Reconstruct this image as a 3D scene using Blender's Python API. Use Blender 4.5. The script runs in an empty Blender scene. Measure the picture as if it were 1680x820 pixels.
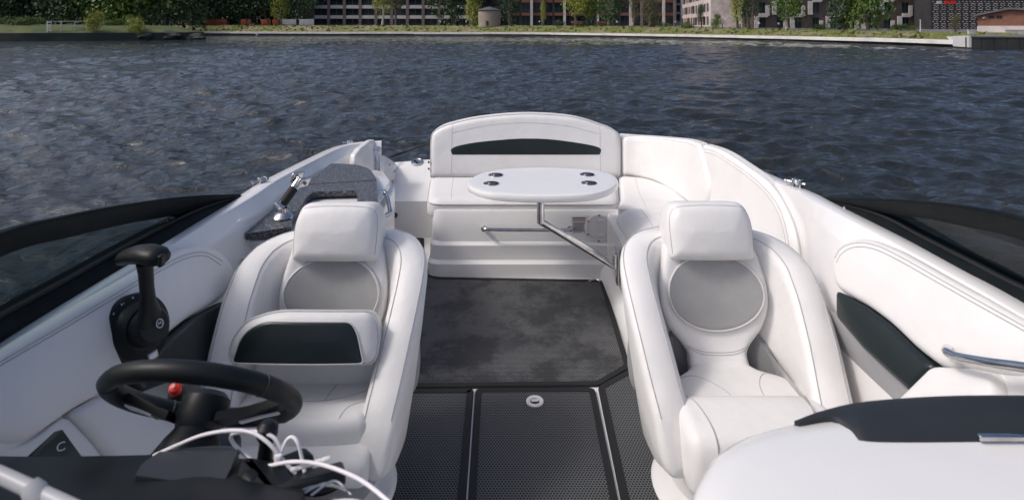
import bpy, bmesh, math, random
import numpy as np
from mathutils import Vector, Matrix
random.seed(7); rng = np.random.default_rng(7)
SC = bpy.context.scene
COL = SC.collection
R = math.radians

# ------------------------------------------------------------------ camera, world, sun, exposure
F = 930.0; CX = 840.0; HY = 43.0; EYE = 2.0          # focal length in photo pixels, horizon row, eye height over water
cd = bpy.data.cameras.new('camera'); cam = bpy.data.objects.new('camera', cd); COL.objects.link(cam)
cam.location = (0, 0, EYE); cam.rotation_euler = (R(90), 0, 0)
cd.sensor_width = 36; cd.lens = F/1680*36; cd.shift_y = -(410-HY)/1680
cd.clip_start = 0.05; cd.clip_end = 3000
cd.dof.use_dof = True; cd.dof.focus_distance = 3.6; cd.dof.aperture_fstop = 5.0
SC.camera = cam

SUN_EL, SUN_AZ = 48.0, -104.0                          # azimuth from +Y towards +X (negative: from the left)
w = bpy.data.worlds.new('World'); SC.world = w; w.use_nodes = True
nt = w.node_tree
bg = nt.nodes['Background']; sky = nt.nodes.new('ShaderNodeTexSky'); sky.sky_type = 'NISHITA'
sky.sun_disc = False; sky.sun_elevation = R(SUN_EL); sky.sun_rotation = R(SUN_AZ)
sky.air_density = 0.65; sky.dust_density = 4.0; sky.ozone_density = .8
nt.links.new(sky.outputs[0], bg.inputs[0]); bg.inputs[1].default_value = 0.15
sl = bpy.data.lights.new('sun', 'SUN'); so = bpy.data.objects.new('sun', sl); COL.objects.link(so)
sl.energy = 1.3; sl.angle = R(10); sl.color = (1, .985, .965)
sd = Vector((math.sin(R(SUN_AZ))*math.cos(R(SUN_EL)), math.cos(R(SUN_AZ))*math.cos(R(SUN_EL)), math.sin(R(SUN_EL))))
so.rotation_euler = sd.to_track_quat('Z', 'Y').to_euler(); so.location = (-10, 5, 20)
SC.view_settings.view_transform = 'Standard'; SC.view_settings.look = 'None'
SC.view_settings.exposure = 0.11; SC.view_settings.gamma = 1.0

# ------------------------------------------------------------------ helpers
def W(px, py, D):
    "photo pixel at distance D -> point"
    return ((px-CX)/F*D, D, EYE-(py-HY)/F*D)
def WH(px, py, H):
    "photo pixel on the level H below the eye -> point"
    return W(px, py, H*F/(py-HY))
FLOOR = 0.40

def link(o, parent=None):
    COL.objects.link(o)
    if parent is not None:
        o.parent = parent
        if 'base_at' in parent.keys():
            b = parent['base_at']; o.matrix_parent_inverse = Matrix.Translation((-b[0], -b[1], -b[2]))
    return o
def tag(o, label=None, cat=None, group=None, kind=None):
    if label: o['label'] = label
    if cat: o['category'] = cat
    if group: o['group'] = group
    if kind: o['kind'] = kind
    return o
BASES = []
def thing(name, label, cat, loc=(0, 0, 0), group=None, world=True):
    "an Empty at the thing's base; world=True: its parts are given in world coordinates"
    o = bpy.data.objects.new(name, None); COL.objects.link(o); o.location = loc; o.empty_display_size = .1
    tag(o, label, cat, group)
    if world: o['base_at'] = loc; BASES.append(o)
    return o
def mk(name, V, Fc, mat, parent=None, smooth=True, ang=40):
    me = bpy.data.meshes.new(name)
    me.from_pydata([tuple(map(float, v)) for v in V], [], [tuple(map(int, f)) for f in Fc])
    bm = bmesh.new(); bm.from_mesh(me); bmesh.ops.recalc_face_normals(bm, faces=bm.faces); bm.to_mesh(me); bm.free()
    if smooth:
        me.shade_smooth()
        if ang < 179: me.set_sharp_from_angle(angle=R(ang))
    me.materials.append(mat)
    o = bpy.data.objects.new(name, me); return link(o, parent)
def cr(P, n, closed=False):
    "Catmull-Rom through P, n samples evenly spread"
    P = np.array(P, float); m = len(P)
    if closed: Q = np.vstack([P[-1], P, P[0], P[1]]); segs = m
    else: Q = np.vstack([2*P[0]-P[1], P, 2*P[-1]-P[-2]]); segs = m-1
    out = []
    for i in range(segs):
        p0, p1, p2, p3 = Q[i:i+4]
        for t in np.linspace(0, 1, 24, endpoint=False):
            out.append(.5*((2*p1)+(-p0+p2)*t+(2*p0-5*p1+4*p2-p3)*t*t+(-p0+3*p1-3*p2+p3)*t**3))
    out.append(P[0] if closed else P[-1])
    out = np.array(out); d = np.r_[0, np.cumsum(np.linalg.norm(np.diff(out, axis=0), axis=1))]
    s = np.linspace(0, d[-1], n+1)[:-1] if closed else np.linspace(0, d[-1], n)
    return np.stack([np.interp(s, d, out[:, k]) for k in range(out.shape[1])], 1)
def rpoly(P, r, seg=6):
    "polygon with rounded corners; P items (x, y) or (x, y, radius)"
    out = []; n = len(P)
    for i in range(n):
        p = np.array(P[i][:2], float); rr = P[i][2] if len(P[i]) > 2 else r
        a = np.array(P[i-1][:2], float)-p; b = np.array(P[(i+1) % n][:2], float)-p
        la, lb = np.linalg.norm(a), np.linalg.norm(b); rr_ = min(rr, .48*la, .48*lb)
        if rr_ < 1e-5: out.append(p); continue
        A = p+a/la*rr_; B = p+b/lb*rr_
        for t in np.linspace(0, 1, seg+1): out.append((1-t)**2*A+2*t*(1-t)*p+t*t*B)
    return np.array(out)
def resample(P, n):
    P = np.array(P, float); Q = np.vstack([P, P[:1]])
    d = np.r_[0, np.cumsum(np.linalg.norm(np.diff(Q, axis=0), axis=1))]; s = np.linspace(0, d[-1], n+1)[:-1]
    return np.stack([np.interp(s, d, Q[:, k]) for k in range(Q.shape[1])], 1)
def grid_faces(nr, nc, closed=False):
    f = []
    for i in range(nr-1):
        for j in range(nc if closed else nc-1):
            k = (j+1) % nc; f.append((i*nc+j, i*nc+k, (i+1)*nc+k, (i+1)*nc+j))
    return f
def loft(name, S, mat, parent=None, closed=True, caps=True, ang=40):
    nr, nc = len(S), len(S[0]); V = [p for s in S for p in s]; Fc = grid_faces(nr, nc, closed)
    if caps and closed: Fc.append(tuple(range(nc))); Fc.append(tuple((nr-1)*nc+j for j in range(nc)))
    return mk(name, V, Fc, mat, parent, True, ang)
def tube_geo(P, r, n=8, closed=False):
    P = np.array(P, float); m = len(P); rr = np.full(m, r) if np.isscalar(r) else np.array(r, float)
    T = np.gradient(P, axis=0) if not closed else np.roll(P, -1, 0)-np.roll(P, 1, 0)
    T /= np.linalg.norm(T, axis=1)[:, None]+1e-12
    a = np.array([0, 0, 1.]) if abs(T[0][2]) < .9 else np.array([1., 0, 0])
    N = np.cross(T[0], a); N /= np.linalg.norm(N); V = []
    for i in range(m):
        N = N-T[i]*np.dot(N, T[i]); N /= np.linalg.norm(N)+1e-12; B = np.cross(T[i], N)
        for k in range(n):
            c = 2*math.pi*k/n; V.append(P[i]+rr[i]*(N*math.cos(c)+B*math.sin(c)))
    Fc = grid_faces(m, n, True)
    if closed: Fc += [((m-1)*n+j, (m-1)*n+(j+1) % n, (j+1) % n, j) for j in range(n)]
    else: Fc += [tuple(range(n)), tuple((m-1)*n+j for j in range(n))]
    return V, Fc
def tube(name, P, r, mat, parent=None, n=8, closed=False):
    V, Fc = tube_geo(P, r, n, closed); return mk(name, V, Fc, mat, parent, True, 50)
def merge(*gs):
    V, Fc = [], []
    for v, f in gs:
        o = len(V); V += list(v); Fc += [tuple(i+o for i in q) for q in f]
    return V, Fc
def lathe_geo(prof, c=(0, 0, 0), axis=(0, 0, 1), n=32):
    q = Vector((0, 0, 1)).rotation_difference(Vector(axis).normalized()); V = []
    for r_, z in prof:
        for k in range(n):
            a = 2*math.pi*k/n; r_ = max(r_, 2e-5); p = q @ Vector((r_*math.cos(a), r_*math.sin(a), z)); V.append((p.x+c[0], p.y+c[1], p.z+c[2]))
    m = len(prof); Fc = grid_faces(m, n, True)
    if prof[0][0] < 1e-4: Fc.append(tuple(range(n)))
    if prof[-1][0] < 1e-4: Fc.append(tuple((m-1)*n+j for j in range(n)))
    return V, Fc
def lathe(name, prof, mat, parent=None, c=(0, 0, 0), axis=(0, 0, 1), n=32, ang=35):
    V, Fc = lathe_geo(prof, c, axis, n); return mk(name, V, Fc, mat, parent, True, ang)
def box_geo(c, s, rot=None):
    V = []
    for z in (-.5, .5):
        for x, y in ((-.5, -.5), (.5, -.5), (.5, .5), (-.5, .5)):
            p = Vector((x*s[0], y*s[1], z*s[2]))
            if rot is not None: p = rot @ p
            V.append((p.x+c[0], p.y+c[1], p.z+c[2]))
    return V, [(0, 1, 2, 3), (4, 5, 6, 7), (0, 1, 5, 4), (1, 2, 6, 5), (2, 3, 7, 6), (3, 0, 4, 7)]
def rbox(name, c, s, r, mat, parent=None, rot=None, seg=3):
    bm = bmesh.new(); V, Fc = box_geo((0, 0, 0), s); vs = [bm.verts.new(v) for v in V]
    for f in Fc: bm.faces.new([vs[i] for i in f])
    bmesh.ops.recalc_face_normals(bm, faces=bm.faces)
    if r > 0: bmesh.ops.bevel(bm, geom=bm.edges[:], offset=r, segments=seg, affect='EDGES', profile=.5)
    M = Matrix.Translation(c) @ (rot.to_4x4() if rot is not None else Matrix.Identity(4)); bm.transform(M)
    me = bpy.data.meshes.new(name); bm.to_mesh(me); bm.free(); me.shade_smooth(); me.set_sharp_from_angle(angle=R(50))
    me.materials.append(mat); return link(bpy.data.objects.new(name, me), parent)
def prism(name, P, z0, z1, mat, parent=None, bev=0.0, seg=2):
    "closed polygon P in plan, from z0 to z1"
    bm = bmesh.new(); vs = [bm.verts.new((p[0], p[1], z1)) for p in P]; f = bm.faces.new(vs)
    e = bmesh.ops.extrude_face_region(bm, geom=[f]); bmesh.ops.translate(bm, verts=[v for v in e['geom'] if isinstance(v, bmesh.types.BMVert)], vec=(0, 0, z0-z1))
    bmesh.ops.recalc_face_normals(bm, faces=bm.faces)
    if bev > 0:
        ed = [d for d in bm.edges if len(d.link_faces) == 2 and abs(d.verts[0].co.z-z1) < 1e-6 and abs(d.verts[1].co.z-z1) < 1e-6]
        bmesh.ops.bevel(bm, geom=ed, offset=bev, segments=seg, affect='EDGES', profile=.5)
    bmesh.ops.triangulate(bm, faces=[f for f in bm.faces if len(f.verts) > 4], ngon_method='EAR_CLIP')
    me = bpy.data.meshes.new(name); bm.to_mesh(me); bm.free(); me.shade_smooth(); me.set_sharp_from_angle(angle=R(35))
    me.materials.append(mat); return link(bpy.data.objects.new(name, me), parent)
def dist_out(Q, O):
    A = O; B = np.roll(O, -1, 0); AB = B-A; L = (AB**2).sum(1)+1e-12; out = np.empty(len(Q))
    for i in range(0, len(Q), 512):
        q = Q[i:i+512, None, :]; t = np.clip(((q-A[None])*AB[None]).sum(2)/L[None], 0, 1)
        out[i:i+512] = np.sqrt((((A[None]+AB[None]*t[..., None])-q)**2).sum(2)).min(1)
    return out
def cushion(name, O, mapf, th, r, crown, mat, parent=None, n=120, nr=16, cw=.08, center=None, seams=(), piping=None, smat=None, pr=.004, sr=.0013, back_r=.01):
    """upholstered pad: outline O in (u, v), mapf(u, v, w) to space, w out of the face; rounded rim r, crowned face.
    seams: (u, v) polylines lying on the face; piping: a bead round the rim."""
    O = resample(np.array(O, float), n); c = O.mean(0) if center is None else np.array(center, float)
    def h(Q):
        d = dist_out(Q, O); e = np.clip(r-d, 0, r)
        return -(r-np.sqrt(np.maximum(r*r-e*e, 0)))+crown*(1-np.exp(-d/cw))
    ts = 1-(1-np.linspace(0, 1, nr+1)[1:])**1.8
    Q = np.vstack([c[None]]+[c+t*(O-c) for t in ts]); hv = h(Q); hv[-n:] = -r
    V = [np.stack(mapf(Q[:, 0], Q[:, 1], hv), 1)]
    br = min(back_r, th*.3)
    for ww, sc in ((-(r+th-br)/2-0*r, 1.0), (-th+br, 1.0), (-th+br*.3, .995), (-th, .98), (-th, .86), (-th, .72), (-th, .58), (-th, .44), (-th, .30), (-th, .15)):
        q = c+sc*(O-c); V.append(np.stack(mapf(q[:, 0], q[:, 1], np.full(n, min(ww, -r))), 1))
    V.append(np.stack(mapf(c[None, 0], c[None, 1], np.array([-th])), 1)); V = np.vstack(V)
    Fc = [(0, 1+(j+1) % n, 1+j) for j in range(n)]
    rings = nr+10
    for i in range(rings-1):
        for j in range(n): k = (j+1) % n; Fc.append((1+i*n+j, 1+i*n+k, 1+(i+1)*n+k, 1+(i+1)*n+j))
    last = 1+(rings-1)*n; Fc += [(last+j, last+(j+1) % n, len(V)-1) for j in range(n)]
    o = mk(name, V, Fc, mat, parent, True, 60)
    def surf(P, off=0.0):
        P = np.array(P, float); hh = h(P)+off; return np.stack(mapf(P[:, 0], P[:, 1], hh), 1)
    for s in seams: tube('seam', surf(cr(s, 30), .0004), sr, smat or mat, o, 5)
    if piping is not None:
        P = c+(O-c)*.999; tube('piping', np.stack(mapf(P[:, 0], P[:, 1], np.full(n, -r*.55)), 1), pr, piping, o, 6, True)
    return o, surf
def pmap(o, U, V, N, bend=None):
    o, U, V, N = [np.array(a, float) for a in (o, U, V, N)]
    def f(u, v, w):
        u = np.asarray(u, float); v = np.asarray(v, float); w = np.asarray(w, float)
        if bend is not None: w = w+bend(u, v)
        P = o[None]+u[:, None]*U+v[:, None]*V+w[:, None]*N; return P[:, 0], P[:, 1], P[:, 2]
    return f
def bake_boolean(o, cutter):
    m = o.modifiers.new('cut', 'BOOLEAN'); m.operation = 'DIFFERENCE'; m.object = cutter; m.solver = 'EXACT'
    dg = bpy.context.evaluated_depsgraph_get(); me = bpy.data.meshes.new_from_object(o.evaluated_get(dg))
    o.modifiers.clear(); o.data = me; me.shade_smooth(); me.set_sharp_from_angle(angle=R(40))
    bpy.data.objects.remove(cutter)
def text(name, body, size, M, mat, parent=None):
    cu = bpy.data.curves.new(name, 'FONT'); cu.body = body; cu.size = size; cu.align_x = 'CENTER'; cu.align_y = 'CENTER'; cu.extrude = .0004
    t = bpy.data.objects.new(name, cu); COL.objects.link(t); dg = bpy.context.evaluated_depsgraph_get()
    me = bpy.data.meshes.new_from_object(t.evaluated_get(dg)); bpy.data.objects.remove(t)
    me.transform(M); me.materials.clear(); me.materials.append(mat); return link(bpy.data.objects.new(name, me), parent)

# ------------------------------------------------------------------ materials
def mat(name, col, rough=.5, metal=0., bump=None, var=None, spec=.5, coat=0., trans=0., ior=1.45):
    "bump: (scale, strength, distance); var: (scale, colour2, lo, hi)"
    m = bpy.data.materials.new(name); m.use_nodes = True; n = m.node_tree.nodes; l = m.node_tree.links; b = n['Principled BSDF']
    b.inputs['Base Color'].default_value = (*col, 1); b.inputs['Roughness'].default_value = rough; b.inputs['Metallic'].default_value = metal
    b.inputs['Specular IOR Level'].default_value = spec; b.inputs['Coat Weight'].default_value = coat; b.inputs['Coat Roughness'].default_value = .08
    b.inputs['Transmission Weight'].default_value = trans; b.inputs['IOR'].default_value = ior
    tc = n.new('ShaderNodeTexCoord')
    if var:
        t = n.new('ShaderNodeTexNoise'); t.inputs['Scale'].default_value = var[0]; t.inputs['Detail'].default_value = 6
        rp = n.new('ShaderNodeMapRange'); rp.inputs[1].default_value = var[2]; rp.inputs[2].default_value = var[3]
        mx = n.new('ShaderNodeMix'); mx.data_type = 'RGBA'; mx.inputs[6].default_value = (*col, 1); mx.inputs[7].default_value = (*var[1], 1)
        l.new(tc.outputs['Object'], t.inputs['Vector']); l.new(t.outputs['Fac'], rp.inputs[0]); l.new(rp.outputs[0], mx.inputs[0]); l.new(mx.outputs[2], b.inputs['Base Color'])
    if bump:
        prev = None
        for sc, st, ds in (bump if isinstance(bump[0], tuple) else (bump,)):
            t = n.new('ShaderNodeTexNoise'); t.inputs['Scale'].default_value = sc; t.inputs['Detail'].default_value = 4
            l.new(tc.outputs['Object'], t.inputs['Vector'])
            bu = n.new('ShaderNodeBump'); bu.inputs['Strength'].default_value = st; bu.inputs['Distance'].default_value = ds
            l.new(t.outputs['Fac'], bu.inputs['Height'])
            if prev: l.new(prev.outputs[0], bu.inputs['Normal'])
            prev = bu
        l.new(prev.outputs[0], b.inputs['Normal'])
    return m
M = {}
M['vinyl'] = mat('white_vinyl', (.765, .752, .738), .48, bump=((420, .25, .001), (6, .55, .018), (22, .25, .005)), var=(4, (.72, .705, .69), .42, .76))
M['gel'] = mat('white_gelcoat', (.785, .775, .76), .22, coat=.3, var=(3, (.73, .72, .715), .4, .8), bump=(3, .05, .01))
M['gelgrey'] = mat('grey_gelcoat', (.42, .42, .43), .4, var=(6, (.36, .36, .37), .4, .8))
M['thread'] = mat('grey_thread', (.42, .415, .41), .8)
M['piping'] = mat('pale_piping', (.60, .585, .58), .5)
M['blackv'] = mat('black_vinyl', (.011, .017, .018), .30, bump=((300, .15, .001), (9, .2, .008)), var=(8, (.013, .02, .022), .4, .7))
M['meshgrey'] = mat('grey_mesh_fabric', (.36, .36, .355), .75, bump=(600, .4, .001), var=(10, (.30, .30, .30), .35, .75))
M['shade'] = mat('dark_grey_pan_and_shade', (.16, .165, .17), .6, var=(6, (.2, .2, .205), .4, .7))  # seat pan tone; also the painted shade inside the shell
M['plastic'] = mat('black_plastic', (.006, .008, .009), .45, bump=(200, .1, .001), var=(14, (.012, .014, .015), .4, .7), spec=.32)
M['rubber'] = mat('black_rubber', (.012, .012, .013), .7, bump=(90, .2, .002))
M['dashgrey'] = mat('charcoal_soft_dash', (.016, .020, .025), .6, bump=(350, .2, .001), var=(5, (.022, .026, .031), .4, .7))
M['frame'] = mat('black_anodised_frame', (.006, .009, .010), .6, bump=(60, .05, .002), var=(20, (.010, .013, .014), .4, .7), spec=.12)
M['chrome'] = mat('polished_steel', (.62, .62, .63), .12, 1.0, var=(30, (.45, .45, .46), .4, .7))
M['steel'] = mat('dull_steel', (.45, .45, .46), .35, 1.0)
M['red'] = mat('red_plastic', (.75, .03, .01), .4, var=(40, (.6, .02, .01), .4, .7))
M['white'] = mat('white_plastic', (.78, .76, .77), .35, var=(9, (.72, .70, .71), .4, .7))
M['cable'] = mat('white_cable', (.80, .76, .78), .45, var=(30, (.72, .69, .7), .4, .7))
M['ink'] = mat('print_ink', (.05, .045, .045), .7)
M['redink'] = mat('red_print', (.55, .34, .32), .7)
M['greyplate'] = mat('ivory_plastic', (.80, .77, .74), .45, var=(12, (.75, .72, .69), .4, .7))
def glass_mat():
    m = bpy.data.materials.new('smoked_glass'); m.use_nodes = True; n = m.node_tree.nodes; l = m.node_tree.links
    n.remove(n['Principled BSDF']); out = n['Material Output']
    tr = n.new('ShaderNodeBsdfTransparent'); tr.inputs[0].default_value = (.26, .33, .34, 1)
    gl = n.new('ShaderNodeBsdfGlossy'); gl.inputs['Roughness'].default_value = .03; gl.inputs[0].default_value = (1, 1, 1, 1)
    fr = n.new('ShaderNodeFresnel'); fr.inputs[0].default_value = 1.45; mx = n.new('ShaderNodeMixShader')
    mu = n.new('ShaderNodeMath'); mu.operation = 'MULTIPLY'; mu.inputs[1].default_value = .05
    l.new(fr.outputs[0], mu.inputs[0]); l.new(mu.outputs[0], mx.inputs[0]); l.new(tr.outputs[0], mx.inputs[1]); l.new(gl.outputs[0], mx.inputs[2]); l.new(mx.outputs[0], out.inputs[0]); return m
M['glass'] = glass_mat()
def hex_mat(name, pitch, web, hole, damp=None, damp_lo=.45, damp_hi=.6):
    m = bpy.data.materials.new(name); m.use_nodes = True; n = m.node_tree.nodes; l = m.node_tree.links; b = n['Principled BSDF']
    tc = n.new('ShaderNodeTexCoord')
    def vm(op, a, v=None):
        x = n.new('ShaderNodeVectorMath'); x.operation = op; l.new(a, x.inputs[0])
        if v is not None: x.inputs[1].default_value = v
        return x.outputs[0] if op != 'LENGTH' else x.outputs[1]
    s = vm('MULTIPLY', tc.outputs['Object'], (1/pitch, 1/pitch, 0)); s = vm('ADD', s, (900.5, 900*1.7320508, 0))
    def cell(off):
        a = vm('ADD', s, off); a = vm('MODULO', a, (1, 1.7320508, 1)); a = vm('SUBTRACT', a, (.5, .8660254, 0)); return vm('LENGTH', a)
    mn = n.new('ShaderNodeMath'); mn.operation = 'MINIMUM'; l.new(cell((0, 0, 0)), mn.inputs[0]); l.new(cell((.5, .8660254, 0)), mn.inputs[1])
    rp = n.new('ShaderNodeMapRange'); rp.inputs[1].default_value = .30; rp.inputs[2].default_value = .40; l.new(mn.outputs[0], rp.inputs[0])
    mx = n.new('ShaderNodeMix'); mx.data_type = 'RGBA'; mx.inputs[6].default_value = (*hole, 1); mx.inputs[7].default_value = (*web, 1); l.new(rp.outputs[0], mx.inputs[0])
    no = n.new('ShaderNodeTexNoise'); no.inputs['Scale'].default_value = 4; no.inputs['Detail'].default_value = 9; no.inputs['Roughness'].default_value = .72; l.new(tc.outputs['Object'], no.inputs['Vector'])
    r2 = n.new('ShaderNodeMapRange'); r2.inputs[1].default_value = damp_lo; r2.inputs[2].default_value = damp_hi; l.new(no.outputs['Fac'], r2.inputs[0])
    m2 = n.new('ShaderNodeMix'); m2.data_type = 'RGBA'; m2.inputs[7].default_value = (*(damp or web), 1); l.new(mx.outputs[2], m2.inputs[6])
    mm = n.new('ShaderNodeMath'); mm.operation = 'MULTIPLY'; mm.inputs[1].default_value = .72 if damp else 0.; l.new(r2.outputs[0], mm.inputs[0]); l.new(mm.outputs[0], m2.inputs[0])
    l.new(m2.outputs[2], b.inputs['Base Color']); b.inputs['Roughness'].default_value = .6; b.inputs['Specular IOR Level'].default_value = .3
    bu = n.new('ShaderNodeBump'); bu.inputs['Strength'].default_value = .6; bu.inputs['Distance'].default_value = .004; l.new(rp.outputs[0], bu.inputs['Height']); l.new(bu.outputs[0], b.inputs['Normal'])
    return m
M['mat_aft'] = hex_mat('woven_mat_damp', .0115, (.17, .17, .175), (.006, .007, .008), (.020, .021, .023), .45, .57)
M['mat'] = hex_mat('hex_rubber_mat', .0115, (.13, .135, .14), (.008, .009, .010))
def granite():
    m = mat('speckled_granite', (.05, .055, .06), .42); n = m.node_tree.nodes; l = m.node_tree.links; b = n['Principled BSDF']
    tc = n.new('ShaderNodeTexCoord'); v = n.new('ShaderNodeTexNoise'); v.inputs['Scale'].default_value = 125; v.inputs['Detail'].default_value = 3; l.new(tc.outputs['Object'], v.inputs['Vector'])
    r = n.new('ShaderNodeValToRGB'); e = r.color_ramp.elements; e[0].position = .38; e[0].color = (.02, .023, .027, 1); e[1].position = .72; e[1].color = (.30, .31, .33, 1)
    e2 = r.color_ramp.elements.new(.55); e2.color = (.085, .09, .10, 1); l.new(v.outputs['Fac'], r.inputs[0]); l.new(r.outputs[0], b.inputs['Base Color']); return m
M['granite'] = granite()
# ------------------------------------------------------------------ water
def water():
    nth = 620
    th = np.interp(np.linspace(0, 1, nth), [0, .05, .95, 1], [-np.pi, -1.05, 1.05, np.pi])   # finest on the stern side
    rr = np.r_[np.linspace(0.0, 2.6, 6)[:-1], 2.6*(60/2.6)**np.linspace(0, 1, 680), 60*(700/60.)**(np.linspace(0, 1, 110)[1:])]
    A, Rr = np.meshgrid(th, rr); X = Rr*np.sin(A); Y = Rr*np.cos(A)
    Z = np.zeros_like(X); g = np.random.default_rng(3)
    cell = np.maximum(Rr*2.1/nth/.9, Rr*.0047)
    warp = .8*np.sin(X*.41+1.3*np.sin(Y*.37))+.6*np.sin(Y*.63+X*.32+2)
    for i in range(84):
        lam = .20*(1.9/.20)**(g.random()**.9); ang = R(200)+g.normal(0, .55); k = 2*np.pi/lam
        amp = .049*lam**.92/6.283*(.5+g.random()); ph = g.random()*6.28
        q = k*(X*math.sin(ang)+Y*math.cos(ang))+ph+warp*(1.0+.6*g.random())
        fade = np.clip((lam/cell-2.6)/3., 0, 1)
        grp = .55+.75*np.abs(np.sin(X*(.23+.3*g.random())+Y*(.3*g.random()-.1)+g.random()*6)*np.sin(Y*(.2+.3*g.random())+g.random()*6))
        Z += fade*amp*grp*(np.sin(q)-.28*np.cos(2*q))
    gust = .85+.35*np.sin(X*.21+.8*np.sin(Y*.13))*np.sin(Y*.17+1)
    Z *= gust
    V = np.stack([X, Y, Z], 2).reshape(-1, 3); Fc = grid_faces(len(rr), nth)
    m = bpy.data.materials.new('river_water'); m.use_nodes = True; n = m.node_tree.nodes; l = m.node_tree.links; b = n['Principled BSDF']
    b.inputs['Base Color'].default_value = (.019, .023, .025, 1); b.inputs['Roughness'].default_value = .035; b.inputs['IOR'].default_value = 1.333
    tc = n.new('ShaderNodeTexCoord'); prev = None
    for sc, st, ds, sq, ty, rot in ((1.5, .9, .13, (.8, 1.3, 1), 'RIDGED_MULTIFRACTAL', 14), (4.2, .9, .075, (.8, 1.3, 1), 'FBM', -10), (17, .6, .010, (.9, 1.2, 1), 'FBM', 25)):
        mp = n.new('ShaderNodeMapping'); mp.inputs['Scale'].default_value = sq; mp.inputs['Rotation'].default_value = (0, 0, R(rot)); l.new(tc.outputs['Object'], mp.inputs[0])
        t = n.new('ShaderNodeTexNoise'); t.noise_type = ty; t.inputs['Scale'].default_value = sc; t.inputs['Detail'].default_value = 7; t.inputs['Roughness'].default_value = .55; t.inputs['Distortion'].default_value = .5; l.new(mp.outputs[0], t.inputs['Vector'])
        bu = n.new('ShaderNodeBump'); bu.inputs['Strength'].default_value = st; bu.inputs['Distance'].default_value = ds; l.new(t.outputs[0], bu.inputs['Height'])
        if prev: l.new(prev.outputs[0], bu.inputs['Normal'])
        prev = bu
    l.new(prev.outputs[0], b.inputs['Normal'])
    me = bpy.data.meshes.new('water'); me.from_pydata([], [], [])
    me = bpy.data.meshes.new('water'); me.vertices.add(len(V)); me.vertices.foreach_set('co', V.ravel().astype(np.float32))
    Fa = np.array(Fc, np.int32); me.loops.add(Fa.size); me.polygons.add(len(Fa)); me.loops.foreach_set('vertex_index', Fa.ravel())
    me.polygons.foreach_set('loop_start', np.arange(len(Fa), dtype=np.int32)*4); me.polygons.foreach_set('loop_total', np.full(len(Fa), 4, np.int32))
    me.update(calc_edges=True); me.shade_smooth()
    if me.polygons[len(Fa)//2].normal.z < 0: me.flip_normals()
    me.materials.append(m); o = bpy.data.objects.new('water', me); link(o); tag(o, kind='structure')
water()

# ------------------------------------------------------------------ the boat: hull, deck, floor
boat = thing('motorboat', 'white open motorboat seen from its bow towards the stern', 'boat', (0.05, 2.4, 0))
def station(T, Y):
    T = np.array(T); return np.stack([np.interp(Y, T[:, 0], T[:, k]) for k in (1, 2)], 1)
# rail line: (distance, x, drop below the eye)
RT = [(-.6, .55, .62), (.0, .98, .64), (.5, 1.16, .655), (1.38, 1.285, .68), (2.3, 1.295, .705), (2.45, 1.30, .712), (3.2, 1.315, .77), (3.96, 1.30, .83), (4.2, 1.24, .845), (4.38, 1.14, .855), (4.50, 1.02, .86), (4.56, .88, .86)]
LT = [(-.6, -.5, .66), (.0, -.94, .68), (.5, -1.12, .70), (1.33, -1.235, .735), (2.0, -1.26, .76), (2.61, -1.275, .784), (2.95, -1.30, .80), (3.6, -1.325, .848), (4.12, -1.33, .886), (4.36, -1.28, .905), (4.48, -1.18, .91), (4.52, -1.04, .91)]
def side(name, T, sgn):
    c = cr([(t[0]*1.0, t[1], t[2]) for t in T], 90)
    prof = [(-.10, -1.45), (-.0, -.75), (.0, -.10), (-.022, -.085), (-.022, -.045), (0, -.03), (.002, -.012), (.008, -.003), (.018, .001), (.05, .006), (.078, .006), (.086, .003), (.092, -.006), (.098, -.016), (.125, -.048), (.132, -.056), (.137, -.068), (.150, -.16), (.175, -.30), (.20, -.5), (.21, -.80), (.16, -.93)]
    S = []
    for i, (Y, X, H) in enumerate(c):
        t = c[min(i+1, 89)]-c[max(i-1, 0)]; nx, ny = t[0], -t[1]                     # inboard normal in plan
        L = math.hypot(t[0], t[1]); n = np.array([-sgn*t[0]/L, sgn*t[1]/L])
        k_ = float(np.interp(Y, [2.05, 2.35, 9], [0, 1, 1])) if sgn > 0 else 0.
        S.append([(X+n[0]*(a*(1-k_)+min(a, .088+.02*max(0, -b))*k_), Y+n[1]*(a*(1-k_)+min(a, .088+.02*max(0, -b))*k_), EYE-H+b) for a, b in prof])
    return loft(name, S, M['gel'], boat, closed=False, caps=False, ang=32)
side('hull_side', RT, 1); side('hull_side', LT, -1)
# cockpit sole (white liner) and transom
prism('cockpit_sole', [(-1.16, .2), (1.16, .2), (1.16, 4.4), (-1.16, 4.75)], .30, FLOOR, M['gel'], boat)
prism('keel_hull', [(-1.2, -.2), (1.2, -.2), (1.24, 3.9), (1.0, 4.5), (-1.0, 4.5), (-1.25, 4.2)], -.4, .22, M['gel'], boat)
prism('swim_platform', rpoly([(-1.15, 4.54), (1.05, 4.52), (1.0, 5.0), (-1.1, 5.05)], .15), .30, .38, M['gel'], boat, .015)
# transom wall behind the bench
Tp = cr([(1.0, 4.52), (.6, 4.56), (0, 4.58), (-.62, 4.56)], 20)
loft('transom', [[(p[0], p[1], .1), (p[0], p[1]+.06, .8), (p[0], p[1]+.04, 1.02), (p[0], p[1]-.02, 1.04), (p[0], p[1]-.1, 1.0), (p[0], p[1]-.12, .4)] for p in Tp], M['gel'], boat, closed=True, ang=60)
# floor sheen strip seams between mats: white hatch lips
def fl(px, py, dz=0.): p = WH(px, py, EYE-FLOOR); return (p[0], p[1], FLOOR+dz)

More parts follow.
